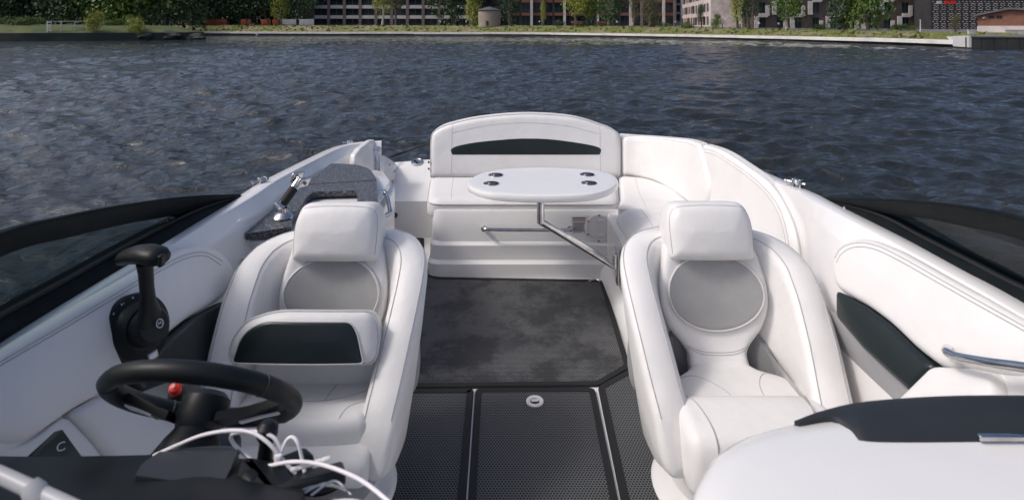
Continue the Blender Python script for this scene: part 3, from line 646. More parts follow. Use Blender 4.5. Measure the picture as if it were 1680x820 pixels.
# island spit on the left
IS = np.array([(-200, 66), (-110, 70), (-80, 73), (-67, 74.5), (-58, 78), (-50, 81.5), (-47, 84), (-49, 90), (-60, 105), (-90, 125), (-220, 150)], float); IS = cr(IS, 60)
isle = thing('island_quay', 'dark weedy stone quay of the spit at left', 'quay wall', (-67, 75, 0))
ci = np.array([-110, 100.])
loft('wall', [[(p[0], p[1], -.6), (p[0], p[1], 1.05), (p[0]+(ci-p)[0]*.006, p[1]+(ci-p)[1]*.006, 1.08), (p[0]+(ci-p)[0]*.02, p[1]+(ci-p)[1]*.02, 1.08)] for p in IS], M['islewall'], isle, False, False, 40)
V = []
for p in IS:
    for f_, z in ((.018, 1.07), (.05, 1.5), (.10, 2.0), (.4, 2.2), (.98, 2.3)): q = p+(ci-p)*f_; V.append((q[0], q[1], z+.05*math.sin(p[0])))
tag(mk('island_lawn', V, grid_faces(60, 5), M['lawn'], None, True, 180), kind='structure')
gr_ = np.random.default_rng(11)
def boulder(c, s, k):
    bm = bmesh.new(); bmesh.ops.create_icosphere(bm, subdivisions=2, radius=1)
    for v in bm.verts: v.co *= .75+.45*gr_.random(); v.co = Vector((v.co.x*s*1.5+c[0], v.co.y*s+c[1], v.co.z*s*.7+c[2]))
    me = bpy.data.meshes.new('boulder'); bm.to_mesh(me); bm.free(); me.materials.append(M['islewall']); o = link(bpy.data.objects.new('boulder', me))
    tag(o, ('dark boulder at the tip of the left spit', 'dark boulder heaped behind the spit tip', 'low dark boulder beside the spit wall')[k], 'boulder')
boulder((-46.5, 83.2, .25), 1.0, 0); boulder((-49.5, 82.4, .6), 1.1, 1); boulder((-52.5, 80.9, .5), .9, 2)
rl_ = thing('white_railing', 'white pipe railing standing on the left spit', 'railing', (-62, 78, 1.1))
ra, rbb = np.array(W(78, 52, 77)), np.array(W(145, 51, 80)); ra[2] = 1.1; rbb[2] = 1.15
for f_ in np.linspace(0, 1, 4): p = ra+(rbb-ra)*f_; tube('post', [p, p+np.array([0, 0, 1.5])], .06, M['whitest'], rl_, 6)
for h_ in (.75, 1.5): tube('rail', [ra+np.array([0, 0, h_]), rbb+np.array([0, 0, h_])], .05, M['whitest'], rl_, 6)
for p in (ra, rbb):
    for dx in (-.28, .28): tube('ladder_side', [p+np.array([dx, .3, 0]), p+np.array([dx, .3, 1.6])], .05, M['whitest'], rl_, 6)
    for h_ in (.3, .65, 1.0, 1.35): tube('rung', [p+np.array([-.28, .3, h_]), p+np.array([.28, .3, h_])], .04, M['whitest'], rl_, 5)

# ------------------------------------------------------------------ trees
def crown_mesh(name, seed, n, shape, leaf):
    g = np.random.default_rng(seed); V = []; Fc = []; blobs = []
    for _ in range(26):
        u = g.normal(size=3); u /= np.linalg.norm(u); rr = g.random()**.5
        blobs.append((u*rr*np.array([.40, .40, .40])*shape+np.array([0, 0, .5]), .10+.13*g.random()))
    for _ in range(n):
        c, r_ = blobs[g.integers(len(blobs))]; u = g.normal(size=3); u /= np.linalg.norm(u)
        p = c+u*r_*(.55+.5*g.random()); a = g.normal(size=3); a /= np.linalg.norm(a); b = np.cross(a, g.normal(size=3)); b /= np.linalg.norm(b)
        s = leaf*(.6+.8*g.random()); k = len(V); V += [p-a*s, p+b*s*.6, p+a*s, p-b*s*.6]; Fc.append((k, k+1, k+2, k+3))
    me = bpy.data.meshes.new(name); me.from_pydata([tuple(v) for v in V], [], Fc); return me
CR = [crown_mesh('crown', 20+k, 3000, np.array(sh), lf) for k, (sh, lf) in enumerate([((1, 1, 1.1), .021), ((1.1, 1.1, .95), .023), ((.7, .7, 1.25), .019), ((1, .9, 1.15), .020)])]
CRM = {}
def tree(label, px, D, H, wd, leafk, v, base=None, trunk_h=.25, bark='bark', group='trees along the far bank', lean=0.):
    X = (px-CX)/F*D; z0 = base if base is not None else float(ztop(X))
    t = thing('tree', label, 'tree', (X, D, z0), group, False); hb = H*trunk_h; g = random.Random(int(px*7+D))
    tr = [(lean*f_*H+.02*H*math.sin(f_*5+px), .015*H*math.sin(f_*4+px*.3), f_*H*.8) for f_ in np.linspace(0, 1, 7)]
    gs = [tube_geo(tr, [H*.022*(1-.8*f_)+.02 for f_ in np.linspace(0, 1, 7)], 7)]
    for k in range(6):
        f_ = trunk_h+.08+.09*k; i0 = min(5, int(f_/.8*6)); b = np.array(tr[i0]); a = g.random()*6.28; L = wd*.42
        gs.append(tube_geo([b, b+np.array([math.cos(a)*L*.5, math.sin(a)*L*.5, H*.09]), b+np.array([math.cos(a)*L, math.sin(a)*L, H*.2])], [H*.010, H*.007, .02], 5))
    mk('trunk', *merge(*gs), M[bark], t)
    key = (v, leafk)
    if key not in CRM:
        me = CR[v].copy(); me.materials.clear(); me.materials.append(M[leafk]); CRM[key] = me
    c = bpy.data.objects.new('crown', CRM[key]); link(c, t); c.location = (lean*H*.5, 0, hb-.16*H); c.scale = (wd*1.25, wd*1.25, H*(1-trunk_h)*1.18); c.rotation_euler[2] = g.random()*6.28
    return t
IZ = 2.15
for px, D, H, wd, lk, v, lb in ((-60, 100, 15, 13, 'leaf_dark', 0, 'dark tree at the far left edge of the spit'), (30, 104, 14, 11, 'leaf_dark', 1, 'dark tree above the low hedge on the spit'), (75, 110, 16, 12, 'leaf_dark', 3, 'tall dark tree left of the white railing'), (122, 100, 15, 11, 'leaf_dark', 0, 'dark tree rising behind the white railing'), (180, 97, 15, 10, 'leaf_mid', 3, 'leafy green tree between the two bright shrubs'), (232, 98, 16, 11, 'leaf_mid', 1, 'dense green tree near the tip of the spit')):
    tree(lb, px, D, H, wd*1.2, lk, v, IZ, .02, group='dark trees on the left spit')
for px, D, H, wd, lk, v, th, lb in (
    (275, 112, 17, 13, 'leaf_dark', 1, .0, 'dark tree just behind the spit tip'), (318, 146, 20, 16, 'leaf_dark', 0, .02, 'dark tree where the pale quay begins'), (352, 150, 20, 14, 'leaf_dark', 3, .08, 'dark tree with forked pale stems over the orange hoarding'), (395, 152, 19, 14, 'leaf_dark', 2, .2, 'dark tree behind the middle of the orange hoarding'), (436, 152, 18, 11, 'leaf_dark', 1, .22, 'dark tree over the right end of the orange hoarding'),
    (462, 143, 14, 6, 'leaf_light', 2, .25, 'slim yellow green tree by the pale hoarding'), (492, 145, 15, 8, 'leaf_dark', 3, .25, 'dark tree left of the banded building'), (628, 138, 14, 6.5, 'leaf_light', 2, .34, 'slim light tree before the banded building'), (648, 150, 15, 6, 'leaf_brown', 3, .35, 'thin bare looking tree before the banded building'),
    (742, 150, 17, 12, 'leaf_dark', 0, .12, 'dark tree at the right end of the banded building'), (775, 134, 13, 6, 'leaf_light', 2, .16, 'bright yellow green tree left of the round hut'), (838, 140, 16, 7, 'leaf_dark', 2, .2, 'dark forked tree right of the round hut'), (891, 118, 5.6, 1.6, 'leaf_light', 2, .3, 'tiny yellow sapling on the bank right of the hut'),
    (945, 118, 12, 5.5, 'leaf_light', 1, .22, 'light green tree above the left wooden bench'), (975, 119, 12, 5, 'leaf_mid', 3, .22, 'green tree above the right wooden bench'), (1010, 128, 17, 8, 'leaf_dark', 0, .08, 'dense dark tree before the columned building'), (1041, 108, 9, 2.6, 'leaf_brown', 2, .28, 'narrow brownish tree beside the person in white'), (1067, 106, 9, 4, 'leaf_brown', 3, .12, 'olive brown bushy tree before the columned building'),
    (1150, 100, 5, 1.8, 'leaf_dark', 2, .3, 'small dark tree before the pinkish facade'), (1176, 98, 3.0, 2.0, 'leaf_mid', 1, .15, 'low green tree at the corner of the pinkish building'), (1208, 93, 10, 3.2, 'leaf_light', 2, .28, 'slender yellow green tree left of the chequered building'), (1228, 96, 12, 3.6, 'leaf_dark', 3, .2, 'narrow dark tree touching the chequered building'),
    (1292, 88, 10.5, 4.6, 'leaf_mid', 1, .2, 'bright green tree with pale trunk before the chequered building'), (1388, 87, 11, 6.4, 'leaf_dark', 0, .06, 'broad dark tree before the chequered building'), (1422, 84, 11, 5.8, 'leaf_mid', 1, .06, 'large deep green tree reaching low over the bank'), (1567, 68, 2.6, 1.2, 'leaf_brown', 2, .2, 'small olive tree beside the white quay end')):
    tree(lb, px, D, H, wd, lk, v, None, th, 'birch' if px in (1292, 628, 352) else 'bark', lean=.02 if px % 2 else -.02)
for px, D, H, wd, lk, v, th, lb in ((-40, 128, 17, 15, 'leaf_dark', 0, 0.0, 'tall dark tree of the back row, behind the low hedge'), (5, 128, 17, 15, 'leaf_dark', 1, 0.0, 'tall dark tree of the back row, second behind the low hedge'), (50, 128, 17, 15, 'leaf_dark', 2, 0.0, 'tall dark tree of the back row, behind the white railing, left'), (95, 128, 17, 15, 'leaf_dark', 3, 0.0, 'tall dark tree of the back row, behind the white railing, right'), (140, 128, 17, 15, 'leaf_dark', 0, 0.0, 'tall dark tree of the back row, behind the bright railing shrub'), (185, 128, 17, 15, 'leaf_dark', 1, 0.0, 'tall dark tree of the back row, behind the spreading shrub'), (235, 128, 17, 15, 'leaf_dark', 2, 0.0, 'tall dark tree of the back row, behind the spit tip boulders'), (285, 166, 21, 17, 'leaf_dark', 3, 0.0, 'tall dark tree of the back row, above the start of the pale quay'), (325, 166, 21, 17, 'leaf_dark', 0, 0.0, 'tall dark tree of the back row, left of the orange hoarding'), (352, 166, 21, 17, 'leaf_dark', 1, 0.0, 'tall dark tree of the back row, behind the leftmost orange panel'), (382, 166, 21, 17, 'leaf_dark', 2, 0.0, 'tall dark tree of the back row, behind the second orange panel'), (408, 166, 21, 17, 'leaf_dark', 3, 0.0, 'tall dark tree of the back row, behind the middle orange panel'), (436, 166, 21, 17, 'leaf_dark', 0, 0.0, 'tall dark tree of the back row, behind the fourth orange panel'), (462, 166, 21, 17, 'leaf_dark', 1, 0.0, 'tall dark tree of the back row, behind the bright orange panel'), (498, 166, 21, 17, 'leaf_dark', 2, 0.0, 'tall dark tree of the back row, behind the white hoarding')):
    tree(lb, px, D, H, wd, lk, v, 2.2, .0, 'bark', 'back row of dark trees')
def shrub(label, px, D, H, wd, lk, v, base=None):
    X = (px-CX)/F*D; t = thing('shrub', label, 'shrub', (X, D, base if base is not None else float(ztop(X))), 'shrubs', False); key = (v, lk)
    if key not in CRM:
        me = CR[v].copy(); me.materials.clear(); me.materials.append(M[lk]); CRM[key] = me
    mk('stem', *tube_geo([(0, 0, -.1), (0, 0, H*.6)], .06, 5), M['bark'], t)
    c = bpy.data.objects.new('foliage', CRM[key]); link(c, t); c.location = (0, 0, -.12*H); c.scale = (wd, wd, H*1.1)
shrub('bright yellow green shrub right of the white railing', 155, 79, 3.4, 2.8, 'leaf_light', 1, 1.2); shrub('bright spreading shrub near the spit tip', 222, 81.5, 2.6, 3.4, 'leaf_light', 3, 1.3); shrub('pale shrub hanging over the spit wall', 228, 80.5, 1.6, 1.8, 'leaf_light', 0, .75)
shrub('low clipped hedge bush at the far left of the spit', 22, 84, 1.5, 4.5, 'leaf_mid', 0, 1.95); shrub('low hedge bush left of the white railing', 48, 84, 1.6, 4.5, 'leaf_mid', 1, 1.95); shrub('low hedge bush between the bright shrubs', 190, 86, 1.2, 4.5, 'leaf_mid', 1, 2.0)
for k, (px, D) in enumerate(((918, 122), (955, 123), (985, 124), (1092, 105), (1128, 100), (1345, 90), (1470, 83), (1490, 82))):
    shrub(('dark clipped shrub left of the wooden benches', 'dark clipped shrub between the wooden benches', 'dark clipped shrub right of the wooden benches', 'rounded shrub under the white building', 'rounded shrub under the pinkish facade', 'low shrub left of the large dark trees', 'low shrub right of the large green tree', 'low shrub under the right end of the chequered building')[k], px, D, 1.3, 3.2, 'leaf_mid' if k > 2 else 'leaf_dark', k % 4)

# ------------------------------------------------------------------ buildings
WQ = {}
def quad_part(name, parent, u0, u1, z0, z1, fr, out, dep, mt):
    "box on the facade frame fr=(origin, along, outward): from depth out-dep to out"
    o, a, n = fr; key = (name, round(u1-u0, 2), round(z1-z0, 2), round(dep, 2), mt.name)
    if key not in WQ:
        V, Fc = box_geo((0, 0, 0), (u1-u0, dep, z1-z0)); me = bpy.data.meshes.new(name); me.from_pydata(V, [], Fc); me.materials.append(mt); WQ[key] = me
    ob = bpy.data.objects.new(name, WQ[key]); link(ob, parent); c = np.array(o)+np.array([*(np.array(a)*(u0+u1)/2+np.array(n)*(out-dep/2)), (z0+z1)/2])
    ob.location = tuple(c); ob.rotation_euler[2] = math.atan2(a[1], a[0]); return ob
def block(name, label, o, along, L, depth, H, mt):
    a = np.array(along, float); a /= np.linalg.norm(a); n = np.array([a[1], -a[0]])            # outward, to the viewer
    t = thing(name, label, 'building', o)
    P = [np.array(o[:2]), np.array(o[:2])+a*L, np.array(o[:2])+a*L-n*depth, np.array(o[:2])-n*depth]
    prism('wall', P, o[2]-1, o[2]+H, mt, t)
    prism('roof', [p+np.array([0, 0]) for p in P], o[2]+H+.01, o[2]+H+.5, M['roof'], t)
    return t, ((o[0], o[1], o[2]), a, n)
# banded office block: brown piers, pale spandrels, dark glass
D = 165; x0 = (514-CX)/F*D; x1 = (772-CX)/F*D
tb, fr = block('office_building', 'brown office block with pale horizontal bands and dark windows', (x0, D, 2.2), (1, 0), x1-x0, 18, 22, M['darkstone'])
nb = 10; bw_ = (x1-x0)/nb
for b in range(nb+1): quad_part('pier', tb, b*bw_-.42, b*bw_+.42, -.5, 21.5, fr, .55, .7, M['brown'])
for f_ in range(7):
    for b in range(nb):
        u0, u1 = b*bw_+.45, (b+1)*bw_-.45
        quad_part('window', tb, u0, u1, f_*2.95+(.4 if f_ == 0 else .0)+.05, f_*2.95+1.85, fr, .06, .05, M['window'])
        quad_part('mullion', tb, (u0+u1)/2-.10, (u0+u1)/2+.10, f_*2.95+.05, f_*2.95+1.85, fr, .12, .05, M['darkstone'])
        quad_part('spandrel', tb, u0-.1, u1+.1, f_*2.95+1.9, f_*2.95+2.85, fr, .42, .4, M['stone'])
# dark link between the blocks
D = 172; x0 = (768-CX)/F*D; x1 = (850-CX)/F*D
tb, fr = block('office_building', 'dark recessed block behind the round hut', (x0, D, 2.2), (1, 0), x1-x0, 12, 20, M['darkstone'])
for f_ in range(6):
    for b in range(4): quad_part('window', tb, .8+b*3.6, 3.4+b*3.6, f_*3+.5, f_*3+2.2, fr, .06, .05, M['window']); quad_part('spandrel', tb, .8+b*3.6, 3.4+b*3.6, f_*3+2.25, f_*3+2.8, fr, .2, .2, M['brown'])
# columned dark block with orange-brown spandrels
D = 152; x0 = (836-CX)/F*D; x1 = (1106-CX)/F*D
tb, fr = block('office_building', 'dark glazed block with grey columns and orange-brown bands', (x0, D, 2.1), (1, 0), x1-x0, 18, 21, M['darkstone'])
nb = 15; bw_ = (x1-x0)/nb
for b in range(nb+1):
    if b % 3 != 1: quad_part('column', tb, b*bw_-.33, b*bw_+.33, -.5, 20.5, fr, .8, .6, M['stone'] if b % 3 else M['brown'])
for f_ in range(6):
    for b in range(nb):
        u0, u1 = b*bw_+.36, (b+1)*bw_-.36
        quad_part('window', tb, u0, u1, f_*3.5+.1, f_*3.5+2.6, fr, .06, .05, M['window'])
        quad_part('mullion', tb, (u0+u1)/2-.06, (u0+u1)/2+.06, f_*3.5+.1, f_*3.5+2.6, fr, .12, .05, M['darkstone'])
        quad_part('spandrel', tb, u0-.1, u1+.1, f_*3.5+2.65, f_*3.5+3.4, fr, .35, .3, M['orangeb'])
# slim white block
D = 168; x0 = (1101-CX)/F*D; x1 = (1126-CX)/F*D
tb, fr = block('white_building', 'slim white block with two columns of dark windows', (x0, D, 1.9), (1, 0), x1-x0, 12, 20, M['whitest'])
for f_ in range(7):
    for u in (1.6, 3.1): quad_part('window', tb, u, u+1.05, 1.6+f_*2.6, 3.6+f_*2.6, fr, .05, .045, M['window']); quad_part('sill', tb, u-.1, u+1.15, 1.45+f_*2.6, 1.58+f_*2.6, fr, .15, .15, M['stone'])
# pinkish block: sunlight on the side and shade on the front put into their colours
cn = np.array([(1166-CX)/F*112, 112.]); fa = np.array([(1119-CX)/F*150, 150.]); dv_ = fa-cn; Lp_ = np.linalg.norm(dv_)
a1v = -dv_/Lp_
tb, fr = block('apartment_building', 'pinkish block whose side wall catches the sun', (fa[0], fa[1], 1.7), tuple(a1v), Lp_, 20, 20, M['pinkst'])
for f_ in range(7):
    for b in range(11):
        u = .9+b*(Lp_-1.2)/11; quad_part('window', tb, u, u+1.5, .5+f_*2.7, 2.2+f_*2.7, fr, .04, .035, M['window']); quad_part('reveal', tb, u-.28, u-.02, .4+f_*2.7, 2.3+f_*2.7, fr, .22, .2, M['orangeb'] if (b+f_) % 3 == 0 else M['pinkst'])
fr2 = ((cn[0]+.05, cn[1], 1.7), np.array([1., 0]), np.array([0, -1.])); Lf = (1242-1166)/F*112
prism('front_wall', [(cn[0], cn[1]), (cn[0]+Lf, cn[1]), (cn[0]+Lf, cn[1]+10), (cn[0]+2, cn[1]+10)], .7, 21.5, M['brown2'], tb)  # dark brick colour carries the shade of this front
for f_ in range(7):
    for b in range(4): quad_part('window', tb, .7+b*2.2, 2.0+b*2.2, .5+f_*2.7, 2.3+f_*2.7, fr2, .05, .045, M['window']); quad_part('stone_panel', tb, 2.02+b*2.2, 2.7+b*2.2, .4+f_*2.7+(b % 2)*.6, 2.4+f_*2.7, fr2, .14, .14, M['stone'])
# chequered block
D = 104; x0 = (1236-CX)/F*D; x1 = (1500-CX)/F*D
tb, fr = block('apartment_building', 'brown apartment block chequered with pale stone panels', (x0, D, 1.4), (1, 0), x1-x0, 5, 19, M['brown2'])
nb = 9; bw_ = (x1-x0)/nb
for f_ in range(7):
    for b in range(nb):
        u = b*bw_; z = f_*2.75
        quad_part('window', tb, u+1.0, u+2.15, z+.35, z+2.15, fr, .05, .045, M['window'])
        quad_part('window_bar', tb, u+1.55, u+1.60, z+.35, z+2.15, fr, .08, .03, M['darkstone'])
        if (b+f_) % 2 == 0:
            quad_part('stone_panel', tb, u+.15, u+.97, z-.1, z+2.4, fr, .16, .16, M['stone']); quad_part('stone_panel', tb, u+.98, u+2.6, z+2.2, z+2.9, fr, .17, .17, M['stone'])
        else:
            quad_part('stone_panel', tb, u+2.18, u+2.9, z-.3, z+1.6, fr, .15, .15, M['stone'])
# dark neighbour
D = 106; x0 = (1498-CX)/F*D; x1 = (1530-CX)/F*D
tb, fr = block('apartment_building', 'narrow dark block between chequered and lattice buildings', (x0, D, 1.3), (1, 0), x1-x0, 4, 18, M['darkstone'])
for f_ in range(6): quad_part('window', tb, .8, 2.2, f_*2.8+.6, f_*2.8+2.2, fr, .05, .045, M['window']); quad_part('sill', tb, .7, 2.3, f_*2.8+.42, f_*2.8+.58, fr, .12, .12, M['stone'])
# black lattice block
D = 98; x0 = (1527-CX)/F*D; x1 = (1800-CX)/F*D
tb, fr = block('lattice_building', 'black block dotted with rows of small pale bricks', (x0, D, 1.2), (1, 0), x1-x0, 4, 19, M['darkstone'])
gs = []
for r_ in range(10):
    for c in range(21):
        u = .9+c*1.28; z = .7+r_*1.72
        for du, dz_, w_ in ((0, 0, .26), (-.3, .22, .2), (.3, .22, .2), (-.3, -.22, .2), (.3, -.22, .2), (0, .50, .75), (0, -.50, .75), (-.5, .85, .18), (.15, .85, .18)):
            p = np.array(fr[0])+np.array([u+du, -.06, z+dz_]); gs.append(box_geo(p, (w_*.85, .12, .10)))
lat = mk('pale_bricks', *merge(*gs), M['stone'], tb, False); tag(lat, kind='stuff')
sg = thing('roof_sign', 'small red and white sign high on the black lattice building', 'sign', W(1557, 5, 97))
for k, px in enumerate((1541, 1553, 1564)):
    p = W(px, 4.5, 97.6); rbox('sign_plate', p, (.8, .12, .5), .0, M['red'] if k else M['whitest'], sg)
# brick pavilion at the dock
D = 70; xa = (1604-CX)/F*D; xb = (1700-CX)/F*D; xr = (1645-CX)/F*D
pv = thing('brick_pavilion', 'low red brick pavilion with grey gabled roof by the dock', 'building', (xa, D, 1.1))
rd = np.array([.652, .758]); pd_ = np.array([.758, -.652]); A0 = np.array([xa, D])
def pvp(u, d, z): q = A0+pd_*u+rd*d; return (q[0], q[1], z)
Wd = 10.0; ur = 2.9
V = [pvp(0, 0, .6), pvp(Wd, 0, .6), pvp(Wd, 0, 3.3), pvp(ur, 0, 3.95), pvp(0, 0, 3.25)]; V += [pvp(0, 12, .6), pvp(Wd, 12, .6), pvp(Wd, 12, 3.3), pvp(ur, 12, 3.95), pvp(0, 12, 3.25)]
mk('wall', V, [(0, 1, 2, 3, 4), (5, 6, 7, 8, 9), (0, 4, 9, 5), (1, 2, 7, 6)], M['orangeb'], pv, False)
V = [pvp(-.4, -.5, 3.17), pvp(ur, -.5, 3.98), pvp(Wd+.4, -.5, 3.27), pvp(Wd+.4, 12, 3.27), pvp(ur, 12, 3.98), pvp(-.4, 12, 3.17)]; V += [(x, y, z+.22) for x, y, z in V]
mk('roof', V, [(6, 7, 10, 11), (7, 8, 9, 10), (0, 1, 7, 6), (1, 2, 8, 7), (0, 5, 11, 6), (0, 1, 4, 5), (1, 2, 3, 4)], M['roof'], pv, False)
c_ = pvp(Wd/2, -.08, 1.55); rbox('plinth_band', c_, (Wd+.1, .16, .9), 0, M['stone'], pv, Matrix.Rotation(math.atan2(pd_[1], pd_[0]), 3, 'Z'))
for u_ in (1.3, 2.0): rbox('vent', pvp(u_, -.05, 3.1), (.5, .1, .3), 0, M['window'], pv, Matrix.Rotation(math.atan2(pd_[1], pd_[0]), 3, 'Z'))
rbox('lamp', pvp(.6, -.1, 3.0), (.25, .15, .2), 0, M['whitest'], pv)
# round hut
D = 127; hx = (803-CX)/F*D
hut = thing('round_hut', 'round sandy hut with dark conical roof on the bank', 'hut', (hx, D, 2.1))
lathe('wall', [(0, -.3), (2.5, -.3), (2.5, 3.3), (0, 3.3)], M['hut'], hut, (hx, D, 2.1), (0, 0, 1), 40)
lathe('roof', [(0, 3.31), (2.75, 3.31), (2.8, 3.42), (2.72, 3.5), (.3, 4.15), (0, 4.2)], M['roof'], hut, (hx, D, 2.1), (0, 0, 1), 40)
rbox('door', (hx-.4, D-2.5, 2.6), (.55, .12, 1.0), 0, M['darkstone'], hut)
# hoardings
for k, (a, b, mt, lb) in enumerate(((336, 352, 'orange', 'leftmost orange hoarding panel under the dark trees'), (354, 372, 'orange', 'orange hoarding panel beside the forked pale stems'), (395, 412, 'orange', 'orange hoarding panel in the middle of the row'), (428, 444, 'orange', 'orange hoarding panel just left of the bright one'), (447, 458, 'orange', 'bright orange hoarding panel next to the white hoarding'), (462, 486, 'whitest', 'white hoarding panel beside the orange ones'), (491, 515, 'whitest', 'white hoarding panel at the corner of the banded block'))):
    D = 143; p0 = W(a, 40, D); p1 = W(b, 40, D); h = thing('hoarding', lb, 'hoarding', (p0[0], D, 2.1)); w_ = p1[0]-p0[0]
    rbox('panel', ((p0[0]+p1[0])/2, D, 2.95), (w_, .1, 1.3 if mt == 'orange' else 1.5), .02, M[mt], h)
    for x in (p0[0]+.15, p1[0]-.15): rbox('post', (x, D+.1, 2.75), (.12, .1, 1.6), 0, M['darkstone'], h)
# benches
for px, lb in ((946, 'brown wooden bench on the bank, left of the pair'), (986, 'brown wooden bench on the bank, right of the pair')):
    D = 117.5; x = (px-CX)/F*D; z = float(ztop(x)); b = thing('park_bench', lb, 'bench', (x, D, z), 'benches on the far bank')
    rbox('seat', (x, D, z+.45), (2.2, .5, .1), .02, M['woodb'], b); rbox('backrest', (x, D+.28, z+.85), (2.2, .08, .4), .02, M['woodb'], b)
    for s in (-.9, .9): rbox('leg', (x+s, D, z+.2), (.1, .45, .42), 0, M['darkstone'], b)
# bollards with pale heads along the promenade
def idx_at(px):
    return int(np.argmin(np.abs((SH+Nn*10)[:, 0]/(SH+Nn*10)[:, 1]*F+CX-px)))
names = {732: 'left of the bright yellow green tree', 758: 'below the yellow green tree', 828: 'just right of the round hut', 840: 'below the dark forked tree', 877: 'left of the tiny sapling', 910: 'right of the tiny sapling', 1002: 'right of the wooden benches', 1098: 'below the white building', 1186: 'at the corner of the pinkish building', 1205: 'under the slender yellow green tree', 1247: 'left of the tree with pale trunk', 1262: 'next to the tree with pale trunk', 1268: 'touching the pale trunk'}
for px, wh_ in names.items():
    i = idx_at(px); p = shore(i, 10.2, 0); z = float(ztop(SH[i][0])); b = thing('bollard_light', 'bollard with pale head on the bank, '+wh_, 'bollard', (p[0], p[1], z), 'bollard lights on the far bank')
    lathe('post', [(0, 0), (.09, 0), (.08, .75), (0, .75)], M['darkstone'], b, (p[0], p[1], z), (0, 0, 1), 8); lathe('head', [(0, .76), (.16, .76), (.18, .95), (.12, 1.05), (0, 1.06)], M['whitest'], b, (p[0], p[1], z), (0, 0, 1), 10)
# lamp post
D = 73; lp = thing('lamp_post', 'slim white pole on the bank before the dark block', 'pole', W(1510, 53, D))
p = np.array(W(1510, 53, D)); tube('pole', [p, p+np.array([0, 0, 1.5])], [.07, .05], M['whitest'], lp, 8); lathe('cap', [(0, 0), (.09, 0), (.07, .08), (0, .09)], M['whitest'], lp, tuple(p+np.array([0, 0, 1.5])), (0, 0, 1), 10)
# white quay end and dark dock wall
qe = thing('quay_end', 'white concrete block ending the quay beside the dark dock', 'quay block', (41, 51.5, 0))
e0, e1, e2, e3 = W(1556, 60, 52.5), W(1590, 60, 50.2), W(1588, 77, 50.2), W(1578, 77, 51)
prism('block', [(41.15, 52.9), (40.45, 50.2), (41.9, 49.9), (42.6, 52.6)], .10, 1.08, M['whitest'], qe)
slab('wing_wall', [W(1556, 60.4, 54), W(1574, 60.2, 52.6), W(1574, 72, 52.6), W(1566, 71, 53)], (-.3, -1, 0), .5, M['whitest'], qe, 0)
dk = thing('dock_wall', 'dark timber dock wall at the right edge of the water', 'dock wall', (43, 48, 0))
p0 = np.array([e1[0]+.05, e1[1]]); p1 = np.array(W(1900, 84, 46)[:2])
nd = 14
for k in range(nd):
    a = p0+(p1-p0)*k/nd; b = p0+(p1-p0)*((k+1)/nd-.004); S = [[(*a, -.6), (*b, -.6), (*b, .98), (*a, .98)], [(a[0], a[1]+.5, -.6), (b[0], b[1]+.5, -.6), (b[0], b[1]+.5, .98), (a[0], a[1]+.5, .98)]]
    loft('plank', S, M['quaydark'], dk, True, True, 30)
prism('dock_deck', [p0+np.array([0, -.1]), p1+np.array([0, -.1]), p1+np.array([0, 14]), p0+np.array([9, 9])], 1.0, 1.12, M['pave'], dk)
tag(mk('dock_ground', [(45.0, 55, 1.0), (90, 50, 1.0), (120, 120, 1.06), (52, 80, 1.06)], [(0, 1, 2, 3)], M['pave'], None, False), kind='structure')
for k, (a, b, lb) in enumerate(((1588, 1601, 'short white parapet panel left of the brick pavilion'), (1648, 1668, 'white parapet panel below the brick pavilion'), (1669, 1690, 'white parapet panel at the right edge of the dock'))):
    D = 58; q0, q1 = W(a, 59, D), W(b, 59, D); h = thing('parapet', lb, 'parapet', (q0[0], D, 1.05)); rbox('panel', ((q0[0]+q1[0])/2, D, 1.35), (q1[0]-q0[0], .12, .42), .01, M['whitest'], h); rbox('coping', ((q0[0]+q1[0])/2, D, 1.585), (q1[0]-q0[0]+.05, .2, .05), .01, M['stone'], h)
# mooring buoys and a red marker
for px, py, D, mt, lb in ((422, 58.5, 122, 'whitest', 'small white buoy below the pale quay'), (305, 61, 84, 'red', 'small red marker buoy at the spit tip')):
    p = W(px, py, D); b = thing('buoy', lb, 'buoy', (p[0], p[1], 0)); lathe('float', [(0, -.15), (.22, -.1), (.3, .1), (.22, .3), (0, .36)], M[mt], b, (p[0], p[1], .05), (0, 0, 1), 14); lathe('eye', [(0, .36), (.05, .36), (.05, .48), (0, .5)], M['steel'], b, (p[0], p[1], .05), (0, 0, 1), 8)
